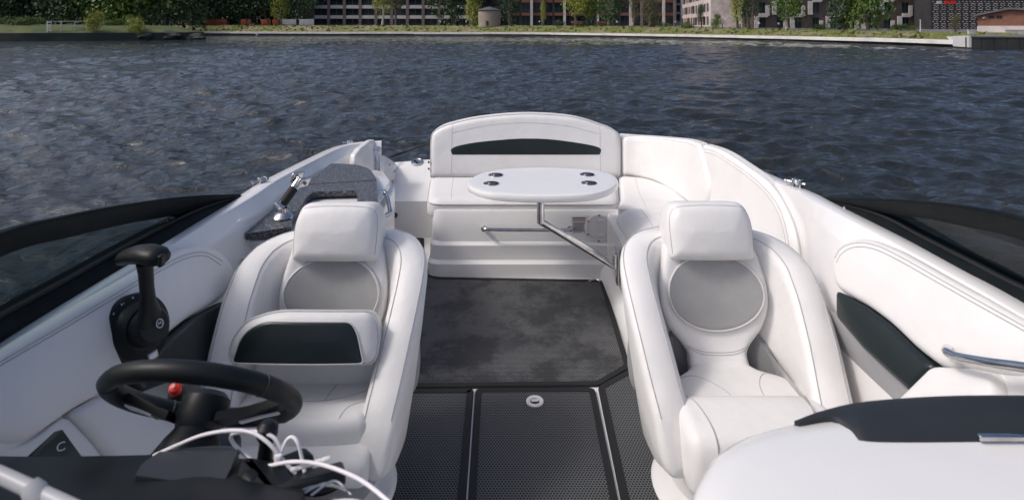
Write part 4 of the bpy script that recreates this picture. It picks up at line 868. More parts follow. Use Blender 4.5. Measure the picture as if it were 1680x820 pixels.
# people far away on the promenade
def person(label, px, mt, h=1.72, D=None, walk=.12, face=0.):
    i = idx_at(px); q = shore(i, 10.5, 0); z = float(ztop(SH[i][0])); s = h/1.72
    t = thing('person', label, 'person', (q[0], q[1], z), 'people on the far promenade')
    bm = bmesh.new(); J = [(0, 0, .95), (0, 0, 1.2), (0, 0, 1.42), (0, 0, 1.52), (0, .01, 1.60), (0, .01, 1.70), (.1, 0, .88), (.11, walk, .48), (.11, walk*.9, .06), (.11, walk+.14, .03), (-.1, 0, .88), (-.11, -walk, .48), (-.11, -walk*1.5, .06), (-.11, -walk*1.5+.14, .03), (.2, 0, 1.38), (.26, -.05, 1.12), (.27, .06, .88), (-.2, 0, 1.38), (-.26, .05, 1.12), (-.27, .14, .88)]
    E = [(0, 1), (1, 2), (2, 3), (3, 4), (4, 5), (0, 6), (6, 7), (7, 8), (8, 9), (0, 10), (10, 11), (11, 12), (12, 13), (2, 14), (14, 15), (15, 16), (2, 17), (17, 18), (18, 19)]
    rad = [.14, .13, .15, .06, .095, .09, .09, .065, .045, .04, .09, .065, .045, .04, .06, .045, .035, .06, .045, .035]
    me = bpy.data.meshes.new('body'); ca, sa = math.cos(face), math.sin(face); me.from_pydata([((x*ca-y*sa)*s+q[0], (x*sa+y*ca)*s+q[1], zz*s+z) for x, y, zz in J], E, []); bm.free()
    o = bpy.data.objects.new('body', me); COL.objects.link(o); m = o.modifiers.new('skin', 'SKIN'); me.skin_vertices[0].data[0].use_root = True
    for k, r_ in enumerate(rad): me.skin_vertices[0].data[k].radius = (r_*s, r_*s)
    o.modifiers.new('sub', 'SUBSURF').levels = 1; dg = bpy.context.evaluated_depsgraph_get(); nm = bpy.data.meshes.new_from_object(o.evaluated_get(dg)); bpy.data.objects.remove(o)
    nm.shade_smooth(); nm.materials.clear(); nm.materials.append(M[mt]); nm.materials.append(M['skin'])
    for p in nm.polygons:
        if p.center.z > z+1.50*s: p.material_index = 1
    link(bpy.data.objects.new('body', nm), t)
    hd = lathe_geo([(0, -.02), (.09, .0), (.105, .06), (.07, .11), (0, .125)], (q[0], q[1]+.02*s, z+1.64*s), (0, 0, 1), 10); mk('hair', *hd, M['clothd'], t)
for px, mt, wk, fc, lb in ((403, 'clothd', .1, 1.5, 'person in dark clothes standing left on the grass top'), (418, 'clothd', .14, 1.6, 'person in dark clothes, first of the close walking group'), (426, 'clothd', .12, 1.5, 'person in dark clothes in the middle of the walking group'), (433, 'clothd', .15, 1.4, 'person in dark clothes, last of the close walking group'), (458, 'clothd', .12, 1.5, 'person in dark clothes before the bright orange hoarding'), (1036, 'clothw', .06, .3, 'person in white standing by the narrow brownish tree'), (1047, 'clothd', .1, 1.2, 'person in dark clothes right of the person in white')):
    person(lb, px, mt, 1.75, None, wk, fc)
# ------------------------------------------------------------------ stern bench upholstery
SZ = .87                                                     # bench seat top, above water
bench = thing('stern_bench', 'white upholstered stern bench with arched back and black inset', 'bench', (.1, 3.9, FLOOR))
bo = rpoly([(-.56, 3.71, .10), (.695, 3.71, .06), (.80, 4.30, .03), (-.62, 4.30, .04)], .05)
def flat(z, tiltfn=None):
    def f(u, v, w):
        u = np.asarray(u, float); v = np.asarray(v, float); w = np.asarray(w, float); z_ = z+w
        if tiltfn is not None: z_ = z_+tiltfn(u, v)
        return u, v, z_+0*u
    return f
cushion('seat', bo, flat(SZ-.012), .115, .045, .012, M['vinyl'], bench, n=170, nr=18, seams=[[(-.40, 3.735), (-.415, 3.9), (-.44, 4.27)]], smat=M['thread'], piping=M['piping'])
def bk(px, py): p = W(px, py, 4.34); return (p[0], p[2])
lean = lambda u, v: -(np.asarray(v)-.87)*.10
bmap = pmap((0, 4.34, 0), (1, 0, 0), (0, 0, 1), (0, -1, 0), lean)
ob = np.vstack([cr([bk(706, 292), bk(705.5, 260), bk(706, 228), bk(712, 217), bk(735, 206), bk(790, 194.5), bk(866, 189), bk(940, 194), bk(990, 208), bk(1012, 217.5), bk(1019, 228), bk(1020, 260), bk(1019, 292)], 110)])
cushion('backrest', ob, bmap, .12, .035, .010, M['vinyl'], bench, n=190, nr=18, center=bk(863, 245), seams=[[bk(741, 286), bk(741, 240), bk(741, 206)], [bk(985, 286), bk(985, 240), bk(985, 209)], [bk(743, 219), bk(800, 207), bk(864, 203), bk(930, 208), bk(983, 221)]], smat=M['thread'], piping=M['piping'])
ins = np.vstack([cr([bk(740.5, 254.5), bk(740.5, 243.5), bk(775, 235), bk(830, 229.5), bk(866, 228), bk(905, 229.5), bk(955, 236), bk(985.5, 243.5), bk(985.5, 254.5)], 60)])
cushion('black_inset', ins, lambda u, v, w: bmap(u, v, np.asarray(w)+.012), .02, .006, .004, M['blackv'], bench, n=110, nr=10, center=bk(864, 243))
lowp = rpoly([bk(743, 284), bk(743, 255), bk(983, 255), bk(983, 284)], .008)
# chrome foot rail, warning label and round access plate on the bench front
fr = thing('foot_rail', 'thin chrome rail along the front of the stern bench base', 'rail', W(865, 376, 3.68))
tube('rail', cr([W(794, 375, 3.70), W(795, 375, 3.64), W(803, 376.5, 3.63), W(865, 377.5, 3.63), W(926, 377.5, 3.63), W(934, 376, 3.64), W(935, 375.5, 3.70)], 40), .0115, M['chrome'], fr, 10)
for px in (794, 935): lathe('flange', [(0, 0), (.020, 0), (.018, .005), (0, .008)], M['chrome'], fr, W(px, 375, 3.685), (0, -1, 0), 16)
def bf(px, py, off=0.): return W(px, py, 3.685-off)
pn = slab('access_panel', [bf(933, 353), bf(1003, 353), bf(1001, 398), bf(938, 394)], (0, -1, 0), .004, M['gel'], boat, .001)
wl_ = slab('warning_label', [bf(938.5, 356.5, .004), bf(961, 356.5, .004), bf(960, 383, .004), bf(939.5, 383, .004)], (0, -1, 0), .0008, M['white'], None, 0); tag(wl_, 'small white warning label with red band on the bench base', 'label')
slab('heading', [bf(939, 357, .0052), bf(960.6, 357, .0052), bf(960.6, 358.6, .0052), bf(939, 358.6, .0052)], (0, -1, 0), .0003, M['ink'], wl_, 0)
slab('red_band', [bf(940, 359.6, .0052), bf(960, 359.6, .0052), bf(960, 363.4, .0052), bf(940, 363.4, .0052)], (0, -1, 0), .0003, M['redink'], wl_, 0)
for i in range(9):
    y = 365.5+i*1.9; x1 = 960-(i % 3)*1.3-(2.5 if i == 8 else 0)
    slab('text_line', [bf(939.6, y, .0052), bf(x1, y, .0052), bf(x1, y+.8, .0052), bf(939.6, y+.8, .0052)], (0, -1, 0), .0003, M['ink'], wl_, 0)
ap = thing('inspection_hatch', 'round ivory inspection hatch with six screws on the bench base', 'hatch', bf(982.5, 374))
ac = np.array(bf(982.5, 373.5, .006))
lathe('rim', [(.0, 0), (.092, 0), (.092, .006), (.086, .010), (.074, .010), (.072, .006), (0, .006)], M['greyplate'], ap, tuple(ac), (0, -1, 0), 40)
lathe('lid', [(0, 0), (.069, 0), (.068, .004), (0, .005)], M['greyplate'], ap, tuple(ac+np.array([0, -.0065, 0])), (0, -1, 0), 36)
for s in (-1, 1): rbox('finger_grip', tuple(ac+np.array([.012, -.012, s*.045])), (.032, .006, .022), .003, M['white'], ap)
for k in range(6):
    a = k*math.pi/3+.5; lathe('screw', [(0, 0), (.006, 0), (.004, .002), (0, .002)], M['ink'], ap, tuple(ac+np.array([.083*math.cos(a), -.010, .083*math.sin(a)])), (0, -1, 0), 8)

# ------------------------------------------------------------------ corner and side lounge (starboard)
lounge = thing('corner_lounge', 'white upholstered corner lounge wrapping along the starboard side', 'lounge', (1.0, 3.4, FLOOR))
c1 = rpoly([(.665, 3.58, .04), (1.17, 3.56, .03), (1.15, 4.0, .08), (1.02, 4.28, .10), (.82, 4.33, .03), (.72, 3.76, .03)], .03)
cushion('seat', c1, flat(SZ-.01), .11, .035, .010, M['vinyl'], lounge, n=120, nr=14, seams=[[(.845, 3.585), (.87, 3.9), (.93, 4.27)]], smat=M['thread'], piping=M['piping'])
c2 = rpoly([(.615, 2.25, .05), (1.14, 2.25, .03), (1.165, 3.555, .02), (.655, 3.575, .04)], .03)
cushion('seat', c2, flat(SZ-.012, lambda u, v: -.10*np.clip((.76-np.asarray(u))/.15, 0, 1)**2), .12, .04, .010, M['vinyl'], lounge, n=140, nr=16, seams=[[(.80, 3.54), (.80, 3.0), (.80, 2.3)]], smat=M['thread'], piping=M['piping'])
bp = cr([(.83, 4.345), (.94, 4.295), (1.03, 4.19), (1.09, 4.03), (1.125, 3.8), (1.145, 3.5), (1.15, 3.0), (1.15, 2.6), (1.14, 2.28)], 240)
bl = np.r_[0, np.cumsum(np.linalg.norm(np.diff(bp, axis=0), axis=1))]
def backmap(u, v, w):
    u = np.asarray(u, float); v = np.asarray(v, float); w = np.asarray(w, float)
    x = np.interp(u, bl, bp[:, 0]); y = np.interp(u, bl, bp[:, 1])
    x2 = np.interp(u+.03, bl, bp[:, 0]); y2 = np.interp(u+.03, bl, bp[:, 1]); x1 = np.interp(u-.03, bl, bp[:, 0]); y1 = np.interp(u-.03, bl, bp[:, 1])
    tx, ty = x2-x1, y2-y1; L = np.hypot(tx, ty)+1e-9; nx, ny = ty/L, -tx/L          # inboard
    ww = w-.06*v; return x+nx*ww, y+ny*ww, .85+v-.0*w
Lb = bl[-1]; j = 1.02
k1 = rpoly([(.015, .0, .02), (.012, .30, .04), (.30, .335, .1), (.70, .40, .1), (j-.10, .415, .05), (j+.14, .20, .15), (j+.02, .0, .03)], .03)
cushion('backrest', k1, backmap, .07, .035, .008, M['vinyl'], lounge, n=220, nr=44, center=(.72, .19), seams=[[(.03, .285), (.3, .32), (.7, .375), (j-.08, .39)]], smat=M['thread'], piping=M['piping'])
k2 = rpoly([(j+.035, .0, .03), (j+.155, .20, .15), (j-.085, .42, .05), (j+.25, .455, .2), (Lb-.28, .43, .2), (Lb-.02, .28, .15), (Lb-.02, .0, .04)], .03)
cushion('backrest', k2, backmap, .06, .035, .012, M['vinyl'], lounge, n=170, nr=18, center=(j+.42, .2), seams=[[(j-.03, .40), (j+.25, .425), (Lb-.32, .395), (Lb-.09, .26), (Lb-.085, .05)], [(j+.0, .385), (j+.25, .41), (Lb-.33, .38), (Lb-.11, .25), (Lb-.105, .05)]], smat=M['thread'], piping=M['piping'])

ch_ = lathe('cup_holder', [(.048, 0), (.050, .004), (.044, .006), (.040, .002), (.038, -.05), (0, -.05)], M['chrome'], lounge, W(1186, 345, 3.0), (-.5, -.1, .85), 24)
# ------------------------------------------------------------------ cockpit table
TH = .90
def tp(px, py): p = WH(px, py, TH); return (p[0], p[1])
table = thing('cockpit_table', 'white oval cockpit table with four cup holders on chrome arm', 'table', WH(887, 312, TH))
to = cr([tp(766, 300), tp(778, 309), tp(806, 316.5), tp(850, 320), tp(890, 321), tp(930, 320.5), tp(972, 317.5), tp(1002, 309), tp(1014.5, 297), tp(1006, 286), tp(975, 278), tp(930, 274.5), tp(880, 273.5), tp(830, 275.5), tp(794, 282), tp(773, 291)], 120, True)
top, tsurf = cushion('table_top', to, flat(EYE-TH), .04, .016, .0, M['gel'], table, n=120, nr=10, back_r=.012)
cups = [(813.5, 287.6), (806, 301.5), (963.5, 286.8), (966.6, 300.8)]
gs = [lathe_geo([(0, -.03), (.0425, -.03), (.0425, .2), (0, .2)], (tp(*c)[0], tp(*c)[1], EYE-TH), (0, 0, 1), 28) for c in cups]
cut = mk('cutter', *merge(*gs), M['gel'], None); bake_boolean(top, cut)
for c in cups:
    x, y = tp(*c); z = EYE-TH
    ch = lathe('cup_holder', [(.047, -.001), (.047, .002), (.0455, .0035), (.040, .002), (.0395, -.024), (.037, -.027), (0, -.027), (0, -.0285), (.0415, -.0285), (.0415, -.001)], M['chrome'], table, (x, y, z), (0, 0, 1), 32)
a0 = W(887, 326, 3.10); a1 = W(887, 366, 3.10); a2 = W(1008, 436, 3.24)
def sq(name, P, r, parent): return tube(name, P, r, M['chrome'], parent, 6)
tube('table_post', [(a0[0], a0[1], EYE-TH-.03), a1], .0205, M['chrome'], table, 8)
tube('table_arm', [tuple(np.array(a1)+np.array([-.004, 0, .012])), a2], .0195, M['chrome'], table, 8)
bx = .575; bc = np.array([bx+.03, a2[1]+.02, a2[2]])
rbox('wall_bracket', (a2[0]+.018, a2[1]+.01, a2[2]-.005), (.016, .07, .20), .006, M['chrome'], table)
rbox('bracket_socket', (a2[0]+.004, a2[1]+.005, a2[2]+.03), (.03, .05, .09), .008, M['chrome'], table)

# ------------------------------------------------------------------ bucket seats
def bucket_seat(name, label, loc, raised):
    t = thing(name, label, 'seat', (loc[0], loc[1], FLOOR), None, False)
    # swivel base and pedestal
    lathe('base_plate', [(0, .0), (.245, .0), (.25, .012), (.235, .030), (.20, .040), (.19, .052), (.12, .062), (0, .062)], M['gel'], t, (0, .02, 0), (0, 0, 1), 48)
    lathe('pedestal', [(0, .05), (.10, .05), (.09, .09), (.085, .20), (.15, .225), (0, .225)], M['plastic'], t, (0, .02, 0), (0, 0, 1), 32)
    rbox('slide', (0, -.02, .245), (.30, .38, .05), .01, M['plastic'], t)
    # wrap-around shell
    half = [(.237, -.255), (.246, -.22), (.255, -.12), (.258, 0), (.245, .09), (.195, .165), (.10, .205)]
    path = cr([(-x, y) for x, y in half]+[(0, .215)]+[(x, y) for x, y in half[::-1]], 91)
    zt = lambda y: np.interp(y, [-.255, -.243, -.22, -.18, -.12, -.04, .04, .11, .17, .22], [.31, .38, .44, .49, .575, .665, .735, .772, .79, .80])
    zb = lambda y: np.interp(y, [-.255, -.22, -.15, 0, .22], [.275, .255, .225, .20, .20])
    S = []
    for i, p in enumerate(path):
        d = path[min(i+1, 90)]-path[max(i-1, 0)]; d /= np.linalg.norm(d); n = np.array([-d[1], d[0]])
        if np.dot(n, p-np.array([0, -.05])) < 0: n = -n
        a, b = zt(p[1]), zb(p[1]); hgt = a-b; k = min(1, hgt/.16); T = .058*min(1, .6+k*.45)
        loop = []
        for o, z in [(.55, b), (.95, b+.025*k), (1.05, b+hgt*.35), (1.06, a-hgt*.35), (1.02, a-.045*k), (.95, a-.018*k), (.72, a-.003*k), (0, a+.003), (-.72, a-.005*k), (-.95, a-.020*k), (-1.02, a-.048*k), (-1.0, a-hgt*.4), (-.85, b+hgt*.3), (-.6, b+.03*k), (-.3, b)]:
            oo = o*T+(z-.4)*.11; loop.append((p[0]+n[0]*oo, p[1]+n[1]*oo+(z-.4)*.16, z))
        S.append(loop)
    sh = loft('shell', S, M['vinyl'], t, True, True, 70)
    Sa = np.array(S)
    for idx, off in ((8, .0), (6, .0)):
        tube('seam', Sa[2:-2, idx]+np.array([0, 0, .0005]), .0017, M['thread'], sh, 5)
    # side trim lens on the aisle side
    sx = -1 if loc[0] > 0 else 1
    Vl, Fl = [], []
    for i in range(13):
        for jx in range(20):
            ph = math.pi*i/12; a = 2*math.pi*jx/20
            Vl.append((sx*(.300+.022*math.cos(ph)*1.0), .06+.10*math.sin(ph)*math.cos(a)-.05*math.sin(ph)*math.sin(a), .44+.14*math.sin(ph)*math.sin(a)))
    mk('side_trim', Vl, grid_faces(13, 20, True), M['meshgrey'], t)
    # dark strip inside the shell: shade beside the backrest put into its colour
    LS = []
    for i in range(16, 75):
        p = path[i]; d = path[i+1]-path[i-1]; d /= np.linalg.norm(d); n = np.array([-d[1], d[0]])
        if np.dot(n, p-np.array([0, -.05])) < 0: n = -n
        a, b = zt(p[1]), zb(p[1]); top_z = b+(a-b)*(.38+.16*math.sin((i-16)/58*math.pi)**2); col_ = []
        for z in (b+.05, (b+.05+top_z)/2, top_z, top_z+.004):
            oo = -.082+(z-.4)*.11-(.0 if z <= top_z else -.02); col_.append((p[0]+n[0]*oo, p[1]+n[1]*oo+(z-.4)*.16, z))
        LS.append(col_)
    loft('shade_strip', LS, M['shade'], t, False, False, 60)
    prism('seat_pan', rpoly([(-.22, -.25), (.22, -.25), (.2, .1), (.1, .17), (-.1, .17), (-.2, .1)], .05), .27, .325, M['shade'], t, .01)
    # backrest pad with grey oval
    rec = R(15); bmp = pmap((0, .085, .37), (1, 0, 0), (0, math.sin(rec), math.cos(rec)), (0, -math.cos(rec), math.sin(rec)), lambda u, v: 1.1*np.asarray(u)**2-.0*np.asarray(v)+.05*np.clip((.12-np.asarray(v))/.12, 0, 1)**2)
    pad = cr([(-.098, .0), (-.106, .06), (-.165, .14), (-.195, .23), (-.185, .34), (-.14, .45), (0, .47), (.14, .45), (.185, .34), (.195, .23), (.165, .14), (.106, .06), (.098, .0), (0, -.02)], 90, True)
    bpad, bs = cushion('backrest', pad, bmp, .07, .028, .012, M['vinyl'], t, n=120, nr=14, cw=.05, center=(0, .22), seams=[[(-.11, .085), (-.05, .066), (.05, .066), (.11, .085)], [(-.108, .077), (-.05, .058), (.05, .058), (.108, .077)]], smat=M['thread'])
    ov = [(.172*math.cos(a), .262+(.130 if not raised else .125)*math.sin(a)) for a in np.linspace(0, 2*math.pi, 60, endpoint=False)]
    cushion('oval_panel', ov, lambda u, v, w: bmp(u, v, np.asarray(w)+.020), .03, .006, .005, M['meshgrey'], bpad, n=90, nr=10, piping=M['piping'], pr=.0045)
    # headrest
    hm_ = pmap((0, .140, .852), (1, 0, 0), (0, math.sin(rec), math.cos(rec)), (0, -math.cos(rec), math.sin(rec)), lambda u, v: -.8*np.asarray(u)**2-1.2*np.clip(np.asarray(v)+.02, 0, 1)**2)
    ho = rpoly([(-.160, -.108, .022), (.160, -.108, .022), (.164, .02, .08), (.138, .098, .075), (-.138, .098, .075), (-.164, .02, .08)], .03)
    cushion('headrest', ho, hm_, .13, .034, .022, M['vinyl'], t, n=130, nr=16, cw=.06, back_r=.03, seams=[[(-.148, -.10), (-.152, .01), (-.139, .066), (-.10, .082), (0, .086), (.10, .082), (.139, .066), (.152, .01), (.148, -.10)]], smat=M['thread'])
    # seat cushion
    so_ = cr([(-.095, .125), (-.108, .07), (-.165, .015), (-.212, -.04), (-.222, -.12), (-.215, -.20), (-.19, -.238), (0, -.25), (.19, -.238), (.215, -.20), (.222, -.12), (.212, -.04), (.165, .015), (.108, .07), (.095, .125), (0, .14)], 100, True)
    smap = flat(.402, lambda u, v: -.06*np.asarray(v)+.22*np.clip((np.asarray(v)-.03), 0, 1)+.25*np.abs(np.asarray(u))**2*1.2)
    seams = [[(-.20, -.05), (-.12, -.02), (-.05, -.10), (-.03, -.20), (-.03, -.23)], [(.20, -.05), (.13, -.0), (.075, -.08), (.06, -.2), (.06, -.23)]] if not raised else [[(-.21, -.08), (-.12, -.135), (0, -.15), (.12, -.135), (.21, -.08)], [(-.06, -.15), (-.075, -.05), (-.06, .05)], [(.06, -.15), (.075, -.05), (.10, .04)], [(.212, -.15), (.15, -.18), (.13, -.225)]]
    cushion('seat_cushion', so_, smap, .085, .035, .014, M['vinyl'], t, n=130, nr=16, cw=.06, center=(0, -.08), seams=seams, smat=M['thread'])
    def roll(nm, prof, x0, x1, rnd, mt):
        prof = resample(cr(prof, 60, True), 40); c = prof.mean(0); S2 = []
        for x, s in [(x0, .0), (x0+.002, .55), (x0+rnd*.15, .80), (x0+rnd*.5, .94), (x0+rnd, 1.0), (x0*.5+x1*.5, 1.015), (x1-rnd, 1.0), (x1-rnd*.5, .94), (x1-rnd*.15, .80), (x1-.002, .55), (x1, .0)]:
            S2.append([(x, c[0]+(q[0]-c[0])*max(s, .02), c[1]+(q[1]-c[1])*max(s, .02)) for q in prof])
        return loft(nm, S2, mt, t, True, True, 70)
    if raised:
        roll('front_pad', [(-.17, .345), (-.24, .355), (-.295, .345), (-.31, .315), (-.305, .275), (-.24, .262), (-.17, .27)], -.235, .235, .03, M['vinyl'])
        # thigh bolster flipped up in front of the back
        um = pmap((-.012, -.18, .552), (1, 0, 0), (0, .40, .917), (0, -.917, .40), lambda u, v: -.6*np.asarray(u)**2)
        uo = rpoly([(-.235, .005, .03), (.232, .0, .03), (.236, .08, .06), (.215, .150, .05), (-.10, .152, .08), (-.200, .120, .07), (-.240, .06, .05)], .04)
        ub, us = cushion('thigh_bolster', uo, um, .085, .026, .012, M['vinyl'], t, n=130, nr=16, cw=.05, back_r=.02, piping=M['piping'])
        io = rpoly([(-.212, .006, .01), (.200, .004, .01), (.172, .09, .03), (.150, .120, .03), (-.13, .122, .06), (-.195, .085, .06)], .02)
        cushion('black_inset', io, lambda u, v, w: um(u, v, np.asarray(w)+.012), .02, .006, .010, M['blackv'], ub, n=100, nr=10, piping=M['piping'], pr=.003)
        rbox('bolster_support', (0, -.045, .485), (.40, .03, .17), .012, M['vinyl'], t)
    else:
        rl = roll('thigh_bolster', [(-.130, .395), (-.145, .430), (-.20, .444), (-.285, .438), (-.332, .415), (-.348, .36), (-.342, .285), (-.31, .248), (-.21, .245), (-.145, .28), (-.128, .34)], -.236, .236, .038, M['vinyl'])
        for s in (-1, 1):
            q = np.array([(-.15, .433), (-.20, .446), (-.286, .440), (-.334, .417), (-.350, .36), (-.344, .285), (-.312, .248)]); q = cr(q, 30)
            tube('seam', [(s*.186-s*.03*math.sin(i/29*3.1), a, b) for i, (a, b) in enumerate(q)], .002, M['thread'], rl, 5)
    return t
helm = bucket_seat('helm_chair', 'white bucket helm seat with raised black-faced thigh bolster, behind the wheel', (-.65, 1.93), True)
pas = bucket_seat('passenger_chair', 'white bucket passenger seat with grey oval back, bolster folded down', (.738, 1.94), False)

# ------------------------------------------------------------------ helm: wheel, column, throttle, dash
def frame_at(c, n, up=(0, 0, 1)):
    n = Vector(n).normalized(); x = Vector(up).cross(n).normalized(); y = n.cross(x); m = Matrix((x, y, n)).transposed().to_4x4(); m.translation = Vector(c); return m
wc = Vector(W(335, 650, 1.06)); al = R(44); wn = Vector((.02, math.cos(al), math.sin(al))).normalized()
wh = thing('steering_wheel', 'black three-spoke steering wheel with pale spoke trims', 'steering wheel', tuple(wc))
Mw = frame_at(wc, wn)
def wp(x, y, z=0.): return tuple(Mw @ Vector((x, y, z)))
RW = .162
ringp = np.array([wp(RW*math.cos(a), RW*math.sin(a), 0) for a in np.linspace(0, 2*math.pi, 72, endpoint=False)])
tube('rim', ringp, .0172, M['plastic'], wh, 14, True)
for a in (0.55, 2.59, 3.9, 5.5):
    cs = [wp((RW+.0173*math.cos(b))*math.cos(a), (RW+.0173*math.cos(b))*math.sin(a), .0173*math.sin(b)) for b in np.linspace(0, 6.283, 20, endpoint=False)]
    tube('rim_seam', cs, .0012, M['ink'], wh, 5, True)
for a in (R(188), R(-8), R(-90)):
    d = Vector((math.cos(a), math.sin(a), 0)); n2 = Vector((-d.y, d.x, 0)); S = []
    for r_, wd, z in ((.04, .030, -.035), (.09, .022, -.022), (.13, .020, -.008), (.155, .024, 0)):
        c = d*r_; S.append([wp(*(c+n2*wd)[:2], z-.007), wp(*(c-n2*wd)[:2], z-.007), wp(*(c-n2*wd)[:2], z+.007), wp(*(c+n2*wd)[:2], z+.007)])
    loft('spoke', S, M['plastic'], wh, True, True, 40)
    if abs(math.sin(a)) < .5:
        S = [[wp(*(d*r_+n2*(wd+.002))[:2], z-.009), wp(*(d*r_+n2*(wd*.1))[:2], z-.011), wp(*(d*r_+n2*(wd*.1))[:2], z-.008), wp(*(d*r_+n2*(wd+.004))[:2], z-.006)] for r_, wd, z in ((.075, .024, -.026), (.11, .021, -.016), (.14, .020, -.009))]
        loft('spoke_trim', S, M['white'], wh, True, True, 30)
lathe('hub', [(0, -.055), (.036, -.055), (.044, -.03), (.042, .0), (.030, .01), (0, .012)], M['plastic'], wh, wp(0, -.016), tuple(wn), 28)
# tilt column with rubber bellows running down to the dash
colm = thing('steering_column', 'black tilt column with ribbed bellows below the steering wheel', 'steering column', tuple(wc-wn*.2))
lathe('shroud', [(0, -.045), (.038, -.05), (.050, -.07), (.054, -.12), (.050, -.145), (0, -.145)], M['plastic'], colm, wp(0, -.016), tuple(wn), 28)
pr = []
for i in range(9): z = -.145-i*.014; pr += [(.050+i*.001, z), (.058+i*.001, z-.006), (.050+i*.001, z-.012)]
lathe('bellows', [(0, -.144)]+pr+[(0, -.27)], M['rubber'], colm, wp(0, -.016), tuple(wn), 28)
# kill switch on its bracket behind the wheel
ks = thing('kill_switch', 'red kill switch cap with white mark beyond the steering wheel', 'switch', W(289, 638, 1.20))
kc = W(289, 633, 1.20)
lathe('cap', [(0, 0), (.0115, 0), (.0125, .008), (.0105, .018), (.006, .020), (0, .020)], M['red'], ks, (kc[0], kc[1], kc[2]-.010), (.1, -.55, .85), 20)
lathe('stem', [(0, -.16), (.02, -.16), (.018, -.01), (.013, .0), (0, .0)], M['plastic'], ks, (kc[0], kc[1], kc[2]-.010), (.1, -.55, .85), 16)
text('mark', '6', .013, Matrix.Translation(Vector((kc[0], kc[1], kc[2]-.010))+Vector((.1, -.55, .85)).normalized()*.0235) @ frame_at((0, 0, 0), (.1, -.55, .85), (0, 0, 1)), M['white'], ks)
rbox('bracket', (kc[0]+.03, kc[1]-.02, kc[2]-.16), (.17, .16, .05), .015, M['plastic'], ks)
# throttle binnacle on the port lining
tD, tH = pup(214, 545); tcx = np.array(pmf([tD], [tH], [.012])).ravel(); tn = Vector((1/1.077, 0, .4/1.077))
tn = (tn+Vector((0, -.35, 0))).normalized()
tq = thing('throttle_control', 'black throttle lever with T-grip on round binnacle, port side', 'throttle', tuple(tcx))
lathe('binnacle', [(0, -.03), (.098, -.03), (.098, .006), (.092, .016), (.074, .022), (.07, .034), (.055, .048), (0, .052)], M['plastic'], tq, tuple(tcx), tuple(tn), 44)
hub = Vector(tcx)+tn*.045
lathe('pivot_boss', [(0, 0), (.050, 0), (.050, .028), (.040, .040), (0, .042)], M['plastic'], tq, tuple(hub), tuple(tn), 28)
h0 = hub+tn*.018; top_ = Vector(W(238, 428, 1.49))
S = []
for f_, wd, dp in ((0, .042, .018), (.18, .036, .017), (.35, .024, .015), (.6, .0195, .015), (.85, .020, .016), (1.0, .024, .018)):
    p = h0.lerp(top_, f_); ax = (top_-h0).normalized(); sdv = ax.cross(tn).normalized(); o2 = sdv.cross(ax).normalized()
    S.append([tuple(p+sdv*wd*math.cos(b)+o2*dp*math.sin(b)) for b in np.linspace(0, 6.283, 16, endpoint=False)])
loft('lever', S, M['plastic'], tq, True, True, 50)
gx = (Vector(W(268, 424, 1.47))-Vector(W(201, 423, 1.53))); g0 = Vector(W(201, 423, 1.53))
S = []
for f_, r_ in ((-.02, .004), (0, .016), (.08, .026), (.3, .029), (.6, .031), (.85, .030), (.97, .022), (1.0, .008)):
    p = g0+gx*f_+Vector((0, 0, .012*math.sin(max(0, min(1, f_))*3.14)))
    a1_ = Vector((0, 0, 1)); a2_ = gx.normalized().cross(a1_).normalized(); S.append([tuple(p+a1_*r_*.80*math.cos(b)+a2_*r_*1.15*math.sin(b)) for b in np.linspace(0, 6.283, 18, endpoint=False)])
loft('grip', S, M['plastic'], tq, True, True, 60)
rbox('trim_switch', tuple(g0+gx*.965+Vector((.006, -.012, .0))), (.012, .02, .03), .004, M['plastic'], tq)
em = hub+tn*.0425+Vector((.006, .010, .0))
fe = frame_at(em, tn)
tube('emblem_ring', [tuple(fe @ Vector((.0095*math.cos(a), .011*math.sin(a), 0))) for a in np.linspace(0, 6.283, 28, endpoint=False)], .0014, M['white'], tq, 6, True)
text('emblem', 'M', .012, fe, M['white'], tq)
fb = frame_at(Vector(tcx)+tn*.0175, tn)
for k, ch in enumerate('FNR'):
    a = R(128-k*21); text('letter', ch, .013, fb @ Matrix.Translation((.084*math.cos(a), .084*math.sin(a), .0005)), M['white'], tq)
rbox('release_button', tuple(fb @ Vector((.015, -.080, .006))), (.03, .022, .012), .004, M['steel'], tq, fb.to_3x3())

# helm console and dash
con = thing('helm_console', 'black dashboard and instrument cowl in the port foreground', 'dashboard', (-.65, .85, FLOOR))
prism('console_body', rpoly([(-1.02, .45), (-.26, .45), (-.27, .86), (-1.0, .92)], .05), FLOOR, 1.22, M['gel'], con, .02)
M['cowl'] = mat('slate_soft_cowl', (.030, .034, .042), .6, bump=(350, .2, .001), var=(5, (.040, .044, .052), .4, .7))
def curve_sheet(name, rows, mt, parent, th=.02, ang=50):
    G = [cr(r_, 30) for r_ in rows]; S = [np.array(g) for g in G]
    nr_, nc_ = len(S), 30; V = [tuple(p) for s in S for p in s]+[tuple(p-np.array([0, 0, th])) for s in S for p in s]; o = nr_*nc_
    Fc = grid_faces(nr_, nc_)+[tuple(i+o for i in f) for f in grid_faces(nr_, nc_)]
    for j_ in range(nc_-1): Fc += [(j_, j_+1, o+j_+1, o+j_), ((nr_-1)*nc_+j_, (nr_-1)*nc_+j_+1, o+(nr_-1)*nc_+j_+1, o+(nr_-1)*nc_+j_)]
    for i in range(nr_-1): Fc += [(i*nc_, (i+1)*nc_, o+(i+1)*nc_, o+i*nc_), (i*nc_+nc_-1, (i+1)*nc_+nc_-1, o+(i+1)*nc_+nc_-1, o+i*nc_+nc_-1)]
    return mk(name, V, Fc, mt, parent, True, ang)
